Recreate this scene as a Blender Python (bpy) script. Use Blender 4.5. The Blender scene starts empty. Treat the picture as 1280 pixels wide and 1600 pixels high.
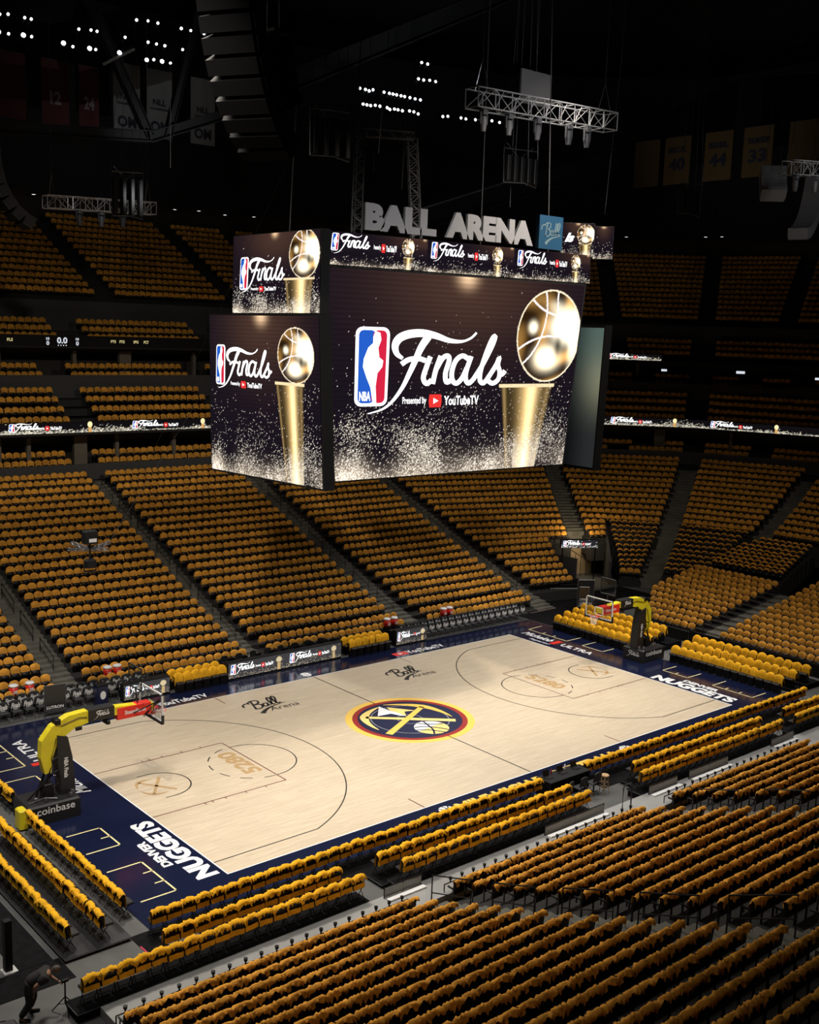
import bpy, math, random
import numpy as np
from mathutils import Matrix, Vector
random.seed(7); rng = np.random.default_rng(7)
D = bpy.data; SC = bpy.context.scene; COL = SC.collection

# ------------------------------------------------------------------ camera
CAM = np.array([-32.18, -36.74, 17.66]); YAW, PIT, ROL = 0.7121, -0.1618, 0.0341; FPX = 1729.83
CAMFIT = None  #CAMFIT
if CAMFIT: CAM = np.array(CAMFIT[:3]); YAW, PIT, ROL, FPX = CAMFIT[3:]
Fv = np.array([math.cos(PIT)*math.sin(YAW), math.cos(PIT)*math.cos(YAW), math.sin(PIT)])
r0 = np.array([math.cos(YAW), -math.sin(YAW), 0]); u0 = np.cross(r0, Fv)
Rv = math.cos(ROL)*r0 + math.sin(ROL)*u0; Uv = -math.sin(ROL)*r0 + math.cos(ROL)*u0
cd = D.cameras.new('camera'); cam = D.objects.new('camera', cd); COL.objects.link(cam)
cd.sensor_fit = 'VERTICAL'; cd.sensor_height = 36; cd.lens = FPX*36/1600; cd.clip_end = 300
cam.matrix_world = Matrix([[Rv[0], Uv[0], -Fv[0], CAM[0]], [Rv[1], Uv[1], -Fv[1], CAM[1]], [Rv[2], Uv[2], -Fv[2], CAM[2]], [0, 0, 0, 1]])
SC.camera = cam
def proj(p):
    d = np.asarray(p, float) - CAM; z = d @ Fv
    return 640 + FPX*(d @ Rv)/z, 800 - FPX*(d @ Uv)/z, z

# ------------------------------------------------------------------ world, exposure, lights
w = D.worlds.new('world'); SC.world = w; w.use_nodes = True
w.node_tree.nodes['Background'].inputs[0].default_value = (0.55, 0.6, 0.75, 1)
w.node_tree.nodes['Background'].inputs[1].default_value = 0.0012
SC.view_settings.view_transform = 'Standard'; SC.view_settings.look = 'None'
SC.view_settings.exposure = 0.0; SC.view_settings.gamma = 1.0
def spot(x, y, z, tx, ty, power, size, blend=1.0, color=(1, .97, .92), rad=.5):
    l = D.lights.new('rig_and_fill_spot', 'SPOT'); l.energy = power; l.spot_size = math.radians(size); l.spot_blend = blend
    l.color = color; l.shadow_soft_size = rad
    o = D.objects.new('rig_and_fill_spot', l); COL.objects.link(o); o.location = (x, y, z)
    o.rotation_euler = (Vector((tx, ty, 0)) - Vector((x, y, z))).to_track_quat('-Z', 'Y').to_euler()
LP = 10800
for x in (-24, -5, 8, 22):
    spot(x, -9.5, 27.5, x*.62, -.5, LP, 76, rad=3.5)
    spot(x, 18, 27.5, x*.6, -1.5, LP*.72, 70, rad=3.5)
spot(-26, 3, 27.5, -8, 2, LP*.45, 72, rad=3.5)
spot(25, 0, 27.5, 7, 1, LP*.75, 72, rad=3.5)
# broad warm spill that reaches the lower stands
spot(-21, -11, 29, -9, 13, 17500, 95, color=(1, .9, .76))
spot(4, -10, 29, 5, 13.5, 14500, 90, color=(1, .9, .76))
spot(-13, -1, 30, -13, -18, 26000, 72, color=(1, .92, .8), rad=2)
spot(8, 0, 30, 10, -14.5, 14000, 80, color=(1, .92, .8), rad=2)
spot(17, -9, 29, 29, 8, 6000, 74, color=(1, .9, .78))  # fill spot added to brighten the far right corner seats
spot(-26, -24, 28, -14, -17, 1800, 80, color=(1, .93, .82))  # weak fill added for the back flaps of the near shirts

# ------------------------------------------------------------------ materials
MATS = {}
def mat(name, col, rough=.6, metal=0.0, spec=.5, emit=0.0, var=0.0, vscale=3.0, bump=0.0):
    if name in MATS: return MATS[name]
    m = D.materials.new(name); m.use_nodes = True; nt = m.node_tree; b = nt.nodes['Principled BSDF']
    b.inputs['Base Color'].default_value = (*col, 1); b.inputs['Roughness'].default_value = rough
    b.inputs['Metallic'].default_value = metal; b.inputs['Specular IOR Level'].default_value = spec
    if emit:
        b.inputs['Emission Color'].default_value = (*col, 1); b.inputs['Emission Strength'].default_value = emit
    if var:
        g = nt.nodes.new('ShaderNodeNewGeometry'); n = nt.nodes.new('ShaderNodeTexNoise'); n.inputs['Scale'].default_value = vscale
        n.inputs['Detail'].default_value = 3
        mx = nt.nodes.new('ShaderNodeMix'); mx.data_type = 'RGBA'
        mx.inputs['A'].default_value = (*[c*(1-var) for c in col], 1); mx.inputs['B'].default_value = (*[min(1, c*(1+var)) for c in col], 1)
        r = nt.nodes.new('ShaderNodeMapRange'); r.inputs['From Min'].default_value = .35; r.inputs['From Max'].default_value = .65
        nt.links.new(g.outputs['Position'], n.inputs['Vector']); nt.links.new(n.outputs['Fac'], r.inputs['Value'])
        nt.links.new(r.outputs['Result'], mx.inputs['Factor']); nt.links.new(mx.outputs['Result'], b.inputs['Base Color'])
        if bump:
            bp = nt.nodes.new('ShaderNodeBump'); bp.inputs['Strength'].default_value = bump; bp.inputs['Distance'].default_value = .02
            nt.links.new(n.outputs['Fac'], bp.inputs['Height']); nt.links.new(bp.outputs['Normal'], b.inputs['Normal'])
    MATS[name] = m; return m
def emis(name, col, s):
    if name in MATS: return MATS[name]
    m = D.materials.new(name); m.use_nodes = True; nt = m.node_tree; nt.nodes.clear()
    e = nt.nodes.new('ShaderNodeEmission'); e.inputs[0].default_value = (*col, 1); e.inputs[1].default_value = s
    o = nt.nodes.new('ShaderNodeOutputMaterial'); nt.links.new(e.outputs[0], o.inputs[0]); MATS[name] = m; return m
def led_mat(name='led_picture', s=1.0):
    if name in MATS: return MATS[name]
    m = D.materials.new(name); m.use_nodes = True; nt = m.node_tree; nt.nodes.clear()
    a = nt.nodes.new('ShaderNodeAttribute'); a.attribute_name = 'pic'
    e = nt.nodes.new('ShaderNodeEmission'); e.inputs[1].default_value = s
    o = nt.nodes.new('ShaderNodeOutputMaterial'); nt.links.new(a.outputs['Color'], e.inputs[0]); nt.links.new(e.outputs[0], o.inputs[0])
    MATS[name] = m; return m
def wood_mat():
    m = D.materials.new('maple_boards'); m.use_nodes = True; nt = m.node_tree; b = nt.nodes['Principled BSDF']
    tc = nt.nodes.new('ShaderNodeNewGeometry')
    br = nt.nodes.new('ShaderNodeTexBrick'); br.inputs['Scale'].default_value = 1; br.inputs['Brick Width'].default_value = 1.1
    br.inputs['Row Height'].default_value = .057; br.inputs['Mortar Size'].default_value = .0015; br.offset = .37
    br.inputs['Color1'].default_value = (.79, .66, .49, 1); br.inputs['Color2'].default_value = (.69, .565, .41, 1)
    br.inputs['Mortar'].default_value = (.5, .40, .28, 1)
    n = nt.nodes.new('ShaderNodeTexNoise'); n.inputs['Scale'].default_value = 2.2; n.inputs['Detail'].default_value = 4
    mp = nt.nodes.new('ShaderNodeMapping'); mp.inputs['Scale'].default_value = (.5, 9, 1)
    mx = nt.nodes.new('ShaderNodeMix'); mx.data_type = 'RGBA'; mx.blend_type = 'MULTIPLY'; mx.inputs['Factor'].default_value = .35
    L = nt.links.new
    L(tc.outputs['Position'], br.inputs['Vector']); L(tc.outputs['Position'], mp.inputs['Vector']); L(mp.outputs[0], n.inputs['Vector'])
    L(br.outputs['Color'], mx.inputs['A']); L(n.outputs['Fac'], mx.inputs['B']); 
    g = nt.nodes.new('ShaderNodeMix'); g.data_type = 'RGBA'; g.blend_type = 'MULTIPLY'; g.inputs['Factor'].default_value = 0
    L(mx.outputs['Result'], b.inputs['Base Color']); b.inputs['Roughness'].default_value = .32; b.inputs['Specular IOR Level'].default_value = .35
    return m
BLACK = mat('black_plastic', (.006, .006, .007), .6, spec=.25)
BLACKM = mat('black_metal', (.015, .015, .017), .4, .6)
GREYM = mat('grey_metal', (.22, .22, .23), .35, .8)
ALU = mat('bright_aluminium', (.7, .7, .72), .35, .6)
SEAT = mat('charcoal_seat', (.010, .009, .009), .55)
MAROON = mat('dark_maroon_seat', (.05, .012, .008), .6)
SHIRT = mat('gold_cotton', (.70, .325, .05), .9, var=.22, vscale=2.3, spec=.1)
SHIRT2 = mat('bright_gold_cotton', (.86, .44, .022), .88, var=.14, vscale=3, spec=.1)
NAVY = mat('navy_lacquer', (.007, .0105, .036), .16, spec=.5)
NAVYL = mat('navy_paint', (.010, .014, .05), .35)
GOLD = mat('gold_paint', (.86, .55, .10), .4)
PALEGOLD = mat('pale_gold_paint', (.92, .66, .22), .4)
REDP = mat('red_paint', (.30, .018, .015), .4)
WHITE = mat('white_paint', (.85, .85, .85), .4)
INK = mat('black_paint', (.015, .013, .012), .4)
TAN = mat('tan_stain', (.46, .30, .14), .4)
DKRED = mat('dark_red_line', (.13, .02, .018), .4)
CONC = mat('grey_concrete', (.095, .095, .092), .75, var=.18, vscale=.6)
CONCL = mat('light_walkway', (.33, .33, .325), .7, var=.08, vscale=.8)
AISLE = mat('aisle_concrete', (.13, .125, .105), .8, var=.2, vscale=1.5)
TERR = mat('shaded_terrace', (.02, .019, .018), .8)  # shade between the seat rows is put into this dark tone
WALLM = mat('charcoal_wall', (.05, .05, .052), .8)
CARPET = mat('black_carpet', (.008, .008, .009), .9, spec=.08, var=.2, vscale=4)
DECK = mat('black_stage_deck', (.022, .023, .024), .35, var=.15, vscale=2)
YEL = mat('yellow_vinyl', (.75, .62, .02), .4, var=.08, vscale=3)
REDV = mat('red_vinyl', (.75, .03, .02), .4)
RAIL = mat('black_handrail', (.02, .02, .022), .35, .5)
CREAM = mat('cream_wall', (.42, .31, .19), .8)
W_E = emis('screen_white', (1, 1, 1), 1.6); R_E = emis('screen_red', (1, .045, .04), .9); B_E = emis('screen_blue', (.02, .12, .62), 1.0)
PK_E = emis('screen_crimson', (.72, .02, .06), 1.0); Y_E = emis('screen_yellow', (1, .85, .45), 1.1); K_E = emis('screen_dark', (.012, .008, .012), 1)

# ------------------------------------------------------------------ mesh helpers
class MB:
    def __init__(s): s.v = []; s.f = []
    def add(s, V, F):
        n = len(s.v); s.v.extend([tuple(map(float, p)) for p in V]); s.f.extend([tuple(i+n for i in f) for f in F]); return s
    def box(s, x0, x1, y0, y1, z0, z1):
        return s.add([(x0,y0,z0),(x1,y0,z0),(x1,y1,z0),(x0,y1,z0),(x0,y0,z1),(x1,y0,z1),(x1,y1,z1),(x0,y1,z1)],
                     [(0,3,2,1),(4,5,6,7),(0,1,5,4),(1,2,6,5),(2,3,7,6),(3,0,4,7)])
    def rbox(s, x0, x1, y0, y1, z0, z1, c=.02):
        # chamfered vertical edges, slightly smaller top
        P = [(x0+c,y0),(x1-c,y0),(x1,y0+c),(x1,y1-c),(x1-c,y1),(x0+c,y1),(x0,y1-c),(x0,y0+c)]
        cx, cy = (x0+x1)/2, (y0+y1)/2
        V = [(x, y, z0) for x, y in P] + [(x, y, z1-c) for x, y in P] + [(cx+(x-cx)*(1-c/max(.01,(x1-x0)/2)), cy+(y-cy)*(1-c/max(.01,(y1-y0)/2)), z1) for x, y in P]
        F = [tuple(range(7, -1, -1)), tuple(range(16, 24))]
        for k in range(2):
            for i in range(8): F.append((k*8+i, k*8+(i+1) % 8, k*8+8+(i+1) % 8, k*8+8+i))
        return s.add(V, F)
    def hexa(s, P):  # 8 points: bottom 4 ccw, top 4 ccw
        return s.add(P, [(0,3,2,1),(4,5,6,7),(0,1,5,4),(1,2,6,5),(2,3,7,6),(3,0,4,7)])
    def tube(s, pts, r, n=6):
        pts = [Vector(p) for p in pts]; V = []; F = []
        for i, p in enumerate(pts):
            d = (pts[min(i+1, len(pts)-1)] - pts[max(i-1, 0)]).normalized()
            a = d.cross(Vector((0, 0, 1)));
            if a.length < .05: a = d.cross(Vector((1, 0, 0)))
            a.normalize(); b = d.cross(a)
            rr = r[i] if isinstance(r, (list, tuple)) else r
            for k in range(n):
                t = 2*math.pi*k/n; V.append(p + a*math.cos(t)*rr + b*math.sin(t)*rr)
        m = len(pts)
        for i in range(m-1):
            for k in range(n): F.append((i*n+k, i*n+(k+1) % n, (i+1)*n+(k+1) % n, (i+1)*n+k))
        F.append(tuple(range(n-1, -1, -1))); F.append(tuple((m-1)*n+k for k in range(n)))
        return s.add(V, F)
    def cyl(s, x, y, z0, z1, r, n=16, r2=None):
        return s.tube([(x, y, z0), (x, y, z1)], [r, r if r2 is None else r2], n)
    def lathe(s, prof, cx=0, cy=0, n=20):
        V = []; F = []
        for r, z in prof:
            for k in range(n): V.append((cx+r*math.cos(2*math.pi*k/n), cy+r*math.sin(2*math.pi*k/n), z))
        for i in range(len(prof)-1):
            for k in range(n): F.append((i*n+k, i*n+(k+1) % n, (i+1)*n+(k+1) % n, (i+1)*n+k))
        return s.add(V, F)
    def xf(s, M):
        s.v = [tuple(M @ Vector(p)) for p in s.v]; return s
    def build(s, name, m=None, parent=None, smooth=False):
        me = D.meshes.new(name); me.from_pydata(s.v, [], s.f); me.update()
        if smooth: me.polygons.foreach_set('use_smooth', [True]*len(me.polygons))
        return link(name, me, m, parent)
def link(name, me, m=None, parent=None):
    o = D.objects.new(name, me); COL.objects.link(o)
    if m is not None and not me.materials: me.materials.append(m)
    if parent is not None: o.parent = parent
    return o
def tag(o, label=None, cat=None, group=None, kind=None):
    for k, v in (('label', label), ('category', cat), ('group', group), ('kind', kind)):
        if v: o[k] = v
    return o
def thing(name, loc, label, cat, group=None, rz=0.0):
    o = D.objects.new(name, None); COL.objects.link(o); o.location = loc; o.rotation_euler = (0, 0, rz); o.empty_display_size = .2
    return tag(o, label, cat, group)
def struct(mb, name, m): return tag(mb.build(name, m), kind='structure')
def clone(root, kids, loc, rz, label, group=None, sc=None):
    r = root.copy(); COL.objects.link(r); r.location = loc; r.rotation_euler = (0, 0, rz); r['label'] = label
    if group: r['group'] = group
    if sc: r.scale = sc
    for ch in kids:
        c = ch.copy(); COL.objects.link(c); c.parent = r
    return r
ONES = ['zeroth','first','second','third','fourth','fifth','sixth','seventh','eighth','ninth','tenth','eleventh','twelfth','thirteenth','fourteenth','fifteenth','sixteenth','seventeenth','eighteenth','nineteenth']
TENS = {2:'twenty',3:'thirty',4:'forty'}
def ordw(n):
    if n < 20: return ONES[n]
    t, o = divmod(n, 10)
    if o == 0: return TENS[t][:-1]+'ieth'
    return TENS[t]+'-'+ONES[o]

def smooth_path(pts, k=5):
    P = [np.array(p, float) for p in pts]; P = [2*P[0]-P[1]] + P + [2*P[-1]-P[-2]]; out = []
    for i in range(1, len(P)-2):
        for j in range(k):
            t = j/k; a, b, c, d = P[i-1:i+3]
            out.append(.5*((2*b)+(-a+c)*t+(2*a-5*b+4*c-d)*t*t+(-a+3*b-3*c+d)*t**3))
    out.append(P[-2]); return out
def ribbon(mb, pts, wd, M=lambda x, y: (x, y, 0), sm=5):
    P = smooth_path(pts, sm) if len(pts) > 2 else [np.array(p, float) for p in pts]
    L = []; R = []
    for i, p in enumerate(P):
        d = P[min(i+1, len(P)-1)] - P[max(i-1, 0)]; d = d/(np.linalg.norm(d)+1e-9); n = np.array([-d[1], d[0]])
        t = i/(len(P)-1); h = (wd if not callable(wd) else wd(t))/2
        L.append(p+n*h); R.append(p-n*h)
    V = [M(*a) for a in L] + [M(*a) for a in R]; n = len(P)
    mb.add(V, [(i, n+i, n+i+1, i+1) for i in range(n-1)])
def text_geo(s, bold=.02, shear=0.0):
    c = D.curves.new('t', 'FONT'); c.body = s; c.offset = bold; c.shear = shear; c.resolution_u = 3
    o = D.objects.new('t', c); COL.objects.link(o); bpy.context.view_layer.update()
    me = D.meshes.new_from_object(o.evaluated_get(bpy.context.evaluated_depsgraph_get()))
    V = np.array([v.co[:2] for v in me.vertices]); F = [tuple(p.vertices) for p in me.polygons]
    D.objects.remove(o); D.curves.remove(c); D.meshes.remove(me)
    V = (V - V.min(0))/(V.max(0)-V.min(0)); return V, F
TC = {}
def put_text(mb, s, M, bold=.02, shear=0.0):
    """text filling the unit square, mapped by M(u,v)->xyz"""
    k = (s, bold, shear)
    if k not in TC: TC[k] = text_geo(s, bold, shear)
    V, F = TC[k]; mb.add([M(a, b) for a, b in V], F)
def frame_map(o, ex, ey):
    o, ex, ey = map(lambda a: np.array(a, float), (o, ex, ey)); return lambda u, v: tuple(o+ex*u+ey*v)
def poly(mb, pts, M): mb.add([M(*p) for p in pts], [tuple(range(len(pts)))])
def disc(mb, cx, cy, rx, ry, M, n=40, r0=0.0, a0=0, a1=360):
    full = a1-a0 >= 360
    if r0 == 0 and full:
        poly(mb, [(cx+rx*math.cos(2*math.pi*i/n), cy+ry*math.sin(2*math.pi*i/n)) for i in range(n)], M); return
    V = []; 
    for i in range(n+1):
        t = math.radians(a0+(a1-a0)*i/n); c, s = math.cos(t), math.sin(t)
        V += [M(cx+rx*c, cy+ry*s), M(cx+rx*r0*c, cy+ry*r0*s)]
    mb.add(V, [(2*i, 2*i+2, 2*i+3, 2*i+1) for i in range(n)])
def inst_mesh(name, items, m):
    """items: list of (V (n,3), F list, transforms (k,4,4))"""
    vs = []; idx = []; st = []; base = 0; ls = 0; tot = []
    mi = []
    for it in items:
        V, F, T = it[:3]
        if len(T) == 0: continue
        T = np.asarray(T); n = len(V); Vh = np.c_[V, np.ones(n)]
        W = np.einsum('kij,nj->kni', T, Vh)[..., :3]
        fl = np.array([i for f in F for i in f]); ln = np.array([len(f) for f in F])
        k = len(T); vs.append(W.reshape(-1, 3))
        idx.append((fl[None, :] + (base + np.arange(k)*n)[:, None]).ravel()); tot.append(np.tile(ln, k)); base += n*k; mi.append(np.full(k*len(F), it[3] if len(it) > 3 else 0, 'i4'))
    vs = np.concatenate(vs); idx = np.concatenate(idx); tot = np.concatenate(tot); st = np.concatenate([[0], np.cumsum(tot)[:-1]])
    me = D.meshes.new(name); me.vertices.add(len(vs)); me.vertices.foreach_set('co', vs.ravel().astype('f4'))
    me.loops.add(len(idx)); me.loops.foreach_set('vertex_index', idx.astype('i4'))
    me.polygons.add(len(tot)); me.polygons.foreach_set('loop_start', st.astype('i4'))
    me.polygons.foreach_set('material_index', np.concatenate(mi)); me.update(calc_edges=True); me.validate()
    return link(name, me, m)
def TR(x, y, z, rz, sx=1, sy=1, sz=1):
    c, s = math.cos(rz), math.sin(rz)
    return np.array([[c*sx, -s*sy, 0, x], [s*sx, c*sy, 0, y], [0, 0, sz, z], [0, 0, 0, 1]], float)

# ------------------------------------------------------------------ ground and court
struct(MB().box(-30, 58, -40, 56, -.3, 0), 'floor', CONC)
H = .02
court = thing('basketball_court', (0, 0, 0), 'pale maple basketball court with navy border and round gold pickaxe emblem', 'court')
LX, WY = 14.325, 7.62
MB().box(-LX, LX, -WY, WY, .001, H).build('hardwood', wood_mat(), court)
a = MB(); X0, X1, Y0, Y1 = -17.95, 17.9, -9.2, 9.45
a.box(X0, X1, WY, Y1, .001, H); a.box(X0, X1, Y0, -WY, .001, H); a.box(X0, -LX, -WY, WY, .001, H); a.box(LX, X1, -WY, WY, .001, H)
a.build('apron', NAVY, court)
def flat(z): return lambda x, y: (x, y, z)
def quad(mb, x0, x1, y0, y1, z): mb.add([(x0,y0,z),(x1,y0,z),(x1,y1,z),(x0,y1,z)], [(0,1,2,3)])
m = MB(); z = H+.003
for x0, x1, y0, y1 in ((-LX-.05,LX+.05,WY,WY+.05),(-LX-.05,LX+.05,-WY-.05,-WY),(-LX-.05,-LX,-WY,WY),(LX,LX+.05,-WY,WY)): quad(m, x0, x1, y0, y1, z)
m.build('boundary_line', WHITE, court)
m = MB(); quad(m, -.03, .03, -WY, WY, z); m.build('half_court_line', INK, court)
for s in (-1, 1):
    hx = s*(LX-1.575); m = MB()
    al = math.degrees(math.asin(6.706/7.239)); a0, a1 = (180-al, 180+al) if s > 0 else (-al, al)
    disc(m, hx, 0, 7.239, 7.239, flat(z), 60, r0=1-.05/7.239, a0=a0, a1=a1)
    for t in (-1, 1):
        xa, xb = sorted((s*LX, s*(LX-4.3))); quad(m, xa, xb, t*6.706-.025, t*6.706+.025, z)
    m.build('three_point_line', INK, court)
    m = MB()
    for t in (-1, 1):
        xa, xb = sorted((s*LX, s*(LX-5.79))); quad(m, xa, xb, t*2.438-.025, t*2.438+.025, z)
        for q in (2.13, 2.44, 3.0, 3.9, 4.8):
            quad(m, s*(LX-q)-.02, s*(LX-q)+.02, min(t*2.44, t*2.6), max(t*2.44, t*2.6), z)
    quad(m, s*(LX-5.79)-.025, s*(LX-5.79)+.025, -2.438, 2.438, z)
    m.build('lane_line', DKRED, court)
    m = MB(); fx = s*(LX-5.79)
    disc(m, fx, 0, 1.83, 1.83, flat(z), 30, r0=.972, a0=90 if s > 0 else -90, a1=270 if s > 0 else 90)
    for k in range(6):
        b0 = (-90 if s > 0 else 90) + 12 + k*30; disc(m, fx, 0, 1.83, 1.83, flat(z), 4, r0=.972, a0=b0, a1=b0+16)
    m.build('free_throw_circle', INK, court)
    m = MB(); disc(m, hx, 0, 1.22, 1.22, flat(z), 24, r0=.955, a0=90 if s > 0 else -90, a1=270 if s > 0 else 90)
    for t in (-1, 1): quad(m, min(hx, s*(LX-1.2)), max(hx, s*(LX-1.2)), t*1.19-.025, t*1.19+.025, z)
    m.build('restricted_arc', INK, court)
    for t in (-1, 1):
        m = MB(); quad(m, s*5.79-.025, s*5.79+.025, min(t*WY, t*(WY-.95)), max(t*WY, t*(WY-.95)), z); m.build('hash_mark', DKRED, court)
# centre emblem
em = MB(); disc(em, 0, 0, 3.02, 2.95, flat(H+.002), 72); em = em.build('center_emblem', GOLD, court)
def sub(name, mt, fn, z, parent=em):
    m = MB(); fn(m, flat(z)); return m.build(name, mt, parent)
sub('red_ring', REDP, lambda m, M: disc(m, 0, 0, 2.70, 2.62, M, 64), H+.004)
sub('navy_field', NAVYL, lambda m, M: disc(m, 0, 0, 2.45, 2.38, M, 64), H+.006)
def axe(m, M, px, py, qx, qy, hl, flip):
    # handle from p to q, curved head centred on q
    p, q = np.array([px, py]), np.array([qx, qy]); d = (q-p)/np.linalg.norm(q-p); n = np.array([-d[1], d[0]])
    poly(m, [p+n*.17, p-n*.17, q-n*.13, q+n*.13], M)
    pts = [q - d*.70*(abs(t)**1.8) + n*t*hl + d*.06 for t in np.linspace(-1, 1, 15)]
    ribbon(m, pts, lambda t: .03+.40*(1-abs(2*t-1))**.8, M, 2)
# the picture frame of the emblem: e1 points to the picture right, e2 away from the camera
C40, S40 = math.cos(math.radians(-41)), math.sin(math.radians(-41))
def rotM(M, a=-41):
    c, s = math.cos(math.radians(a)), math.sin(math.radians(a)); return lambda x, y: M(c*x-s*y, s*x+c*y)
sub('pickaxe', PALEGOLD, lambda m, M: axe(m, rotM(M), 2.10, .05, -2.05, -.02, 1.55, 1), H+.008)
sub('pickaxe', GOLD, lambda m, M: axe(m, rotM(M), -.92, -2.05, .55, 1.75, 1.75, 1), H+.010)
def peak(m, M):
    M = rotM(M); poly(m, [(-1.45,.3),(-1.45,1.55),(-1.05,1.2),(-.72,.72),(-.35,.42),(-.85,.62)], M)
sub('snow_peak', WHITE, lambda m, M: (poly(m, [(-1.50,.22),(-1.50,1.55),(-.95,1.02),(-.55,.75),(-.15,.38),(-.45,.40),(-.9,.62)], rotM(M))), H+.009)
sub('gold_peak', PALEGOLD, lambda m, M: (poly(m, [(-1.12,1.48),(.25,1.18),(-.28,.98),(-.18,.38),(-.60,.78),(-.95,1.04)], rotM(M))), H+.009)
def ball(m, M):
    M = rotM(M); disc(m, .98, -1.02, .80, .80, M, 36)
bl = sub('ball_mark', PALEGOLD, ball, H+.011)
sub('ball_white_side', WHITE, lambda m, M: poly(m, [(.98+.80*math.cos(t), -1.02+.80*math.sin(t)) for t in np.linspace(math.radians(55), math.radians(225), 20)], rotM(M)), H+.013)
def seams(m, M):
    M = rotM(M)
    for pts in ([(.2,-1.1),(.7,-.95),(1.2,-1.0),(1.75,-1.2)], [(.62,-.32),(.85,-.8),(1.05,-1.3),(1.1,-1.8)], [(.35,-.6),(.9,-.62),(1.5,-.5)], [(.3,-1.45),(.8,-1.35),(1.3,-1.45),(1.6,-1.55)]):
        ribbon(m, pts, .09, M)
sub('ball_seam', NAVYL, seams, H+.015)
sub('inner_circle_line', mat('thin_grey_line', (.4, .4, .45), .5), lambda m, M: (disc(m, 0, 0, 1.83, 1.83, M, 48, r0=.985), disc(m, 0, 0, .61, .61, M, 24, r0=.96)), H+.007)
# lettering on the floor
def lettering(txt, cx, cy, wdt, hgt, ang, mt, bold=.03, shear=0, z=H+.005, parent=court, name='lettering'):
    c, s = math.cos(math.radians(ang)), math.sin(math.radians(ang)); ex = np.array([c*wdt, s*wdt, 0]); ey = np.array([-s*hgt, c*hgt, 0])
    m = MB(); put_text(m, txt, frame_map(np.array([cx, cy, z])-ex/2-ey/2, ex, ey), bold, shear); return m.build(name, mt, parent)
lettering('NUGGETS', -14.93, -5.0, 4.9, .82, 90, WHITE, .055); lettering('DENVER', -15.62, -5.0, 2.1, .36, 90, WHITE, .05)
lettering('NUGGETS', 14.95, -4.95, 4.9, .82, -90, WHITE, .055); lettering('DENVER', 15.64, -4.95, 2.1, .36, -90, WHITE, .05)
for s in (-1, 1):
    a_ = 90 if s < 0 else -90; yc = 0
    def yy(v): return v if s < 0 else v      # both read from the court side
    if s < 0:
        lettering('ULTRA', -15.45, 6.3, 2.6, .50, 90, WHITE, .02); lettering('Michelob', -15.35, 2.2, 2.4, .55, 90, WHITE, .02, .3)
        m = MB(); quad(m, -15.9, -14.95, 4.55, 4.85, H+.005); m.build('red_ribbon_mark', REDV, court)
    else:
        lettering('ULTRA', 15.35, 3.25, 2.3, .50, -90, WHITE, .02); lettering('Michelob', 15.45, 6.35, 2.3, .6, -90, WHITE, .02, .3)
        lettering('Superior', 14.75, 5.6, 1.6, .3, -90, WHITE, .02, .3)
        m = MB(); quad(m, 14.95, 15.8, 4.7, 5.05, H+.005); m.build('red_ribbon_mark', REDV, court)
lettering('YouTubeTV', -7.2, 8.25, 2.7, .52, 0, WHITE, .03); lettering('YouTubeTV', 8.15, 8.25, 2.7, .52, 0, WHITE, .03)
for x in (-9.0, 6.35):
    m = MB(); m.add([(x-.45,8.0,H+.005),(x+.45,8.0,H+.005),(x+.5,8.25,H+.005),(x+.45,8.52,H+.005),(x-.45,8.52,H+.005),(x-.5,8.25,H+.005)], [(0,1,2,3,4,5)])
    t_ = m.build('red_play_badge', REDV, court); m = MB(); m.add([(x-.12,8.12,H+.008),(x+.18,8.26,H+.008),(x-.12,8.4,H+.008)], [(0,1,2)]); m.build('play_triangle', WHITE, t_)
lettering('8', -.1, 8.15, .5, .62, 0, WHITE, .05)
lettering('MILE HIGH', -2.75, -8.42, 4.0, .72, 0, GOLD, .05); lettering('BASKETBALL', 2.1, -8.42, 5.2, .72, 0, GOLD, .05)
for x in (-5.25, 5.35):
    m = MB(); disc(m, x, -8.3, .34, .34, flat(H+.005), 24); b_ = m.build('ball_mark', WHITE, court)
    m = MB()
    for pts in ([(x-.34,-8.3),(x,-8.22),(x+.34,-8.3)], [(x,-7.96),(x+.07,-8.3),(x,-8.64)], [(x-.22,-8.05),(x-.1,-8.3),(x-.22,-8.55)], [(x+.22,-8.05),(x+.1,-8.3),(x+.22,-8.55)]): ribbon(m, pts, .06, flat(H+.008))
    m.build('ball_seam', NAVYL, b_)
lettering('5280', -9.1, .15, 2.5, .8, 90, TAN, .04); lettering('5280', 9.4, .2, 2.4, .8, -90, TAN, .04)
for s in (-1, 1):
    m = MB(); M0 = lambda x, y, s=s: (s*12.9 + (-s)*y*-1*.42, -s*x*.42*-1*-1, H+.005)
    axe(m, M0, 1.7, -1.2, -1.5, 1.0, 1.3, 1); axe(m, M0, -1.7, -1.2, 1.5, 1.0, 1.3, 1)
    m.build('pickaxe_stain', TAN, court)
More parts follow.
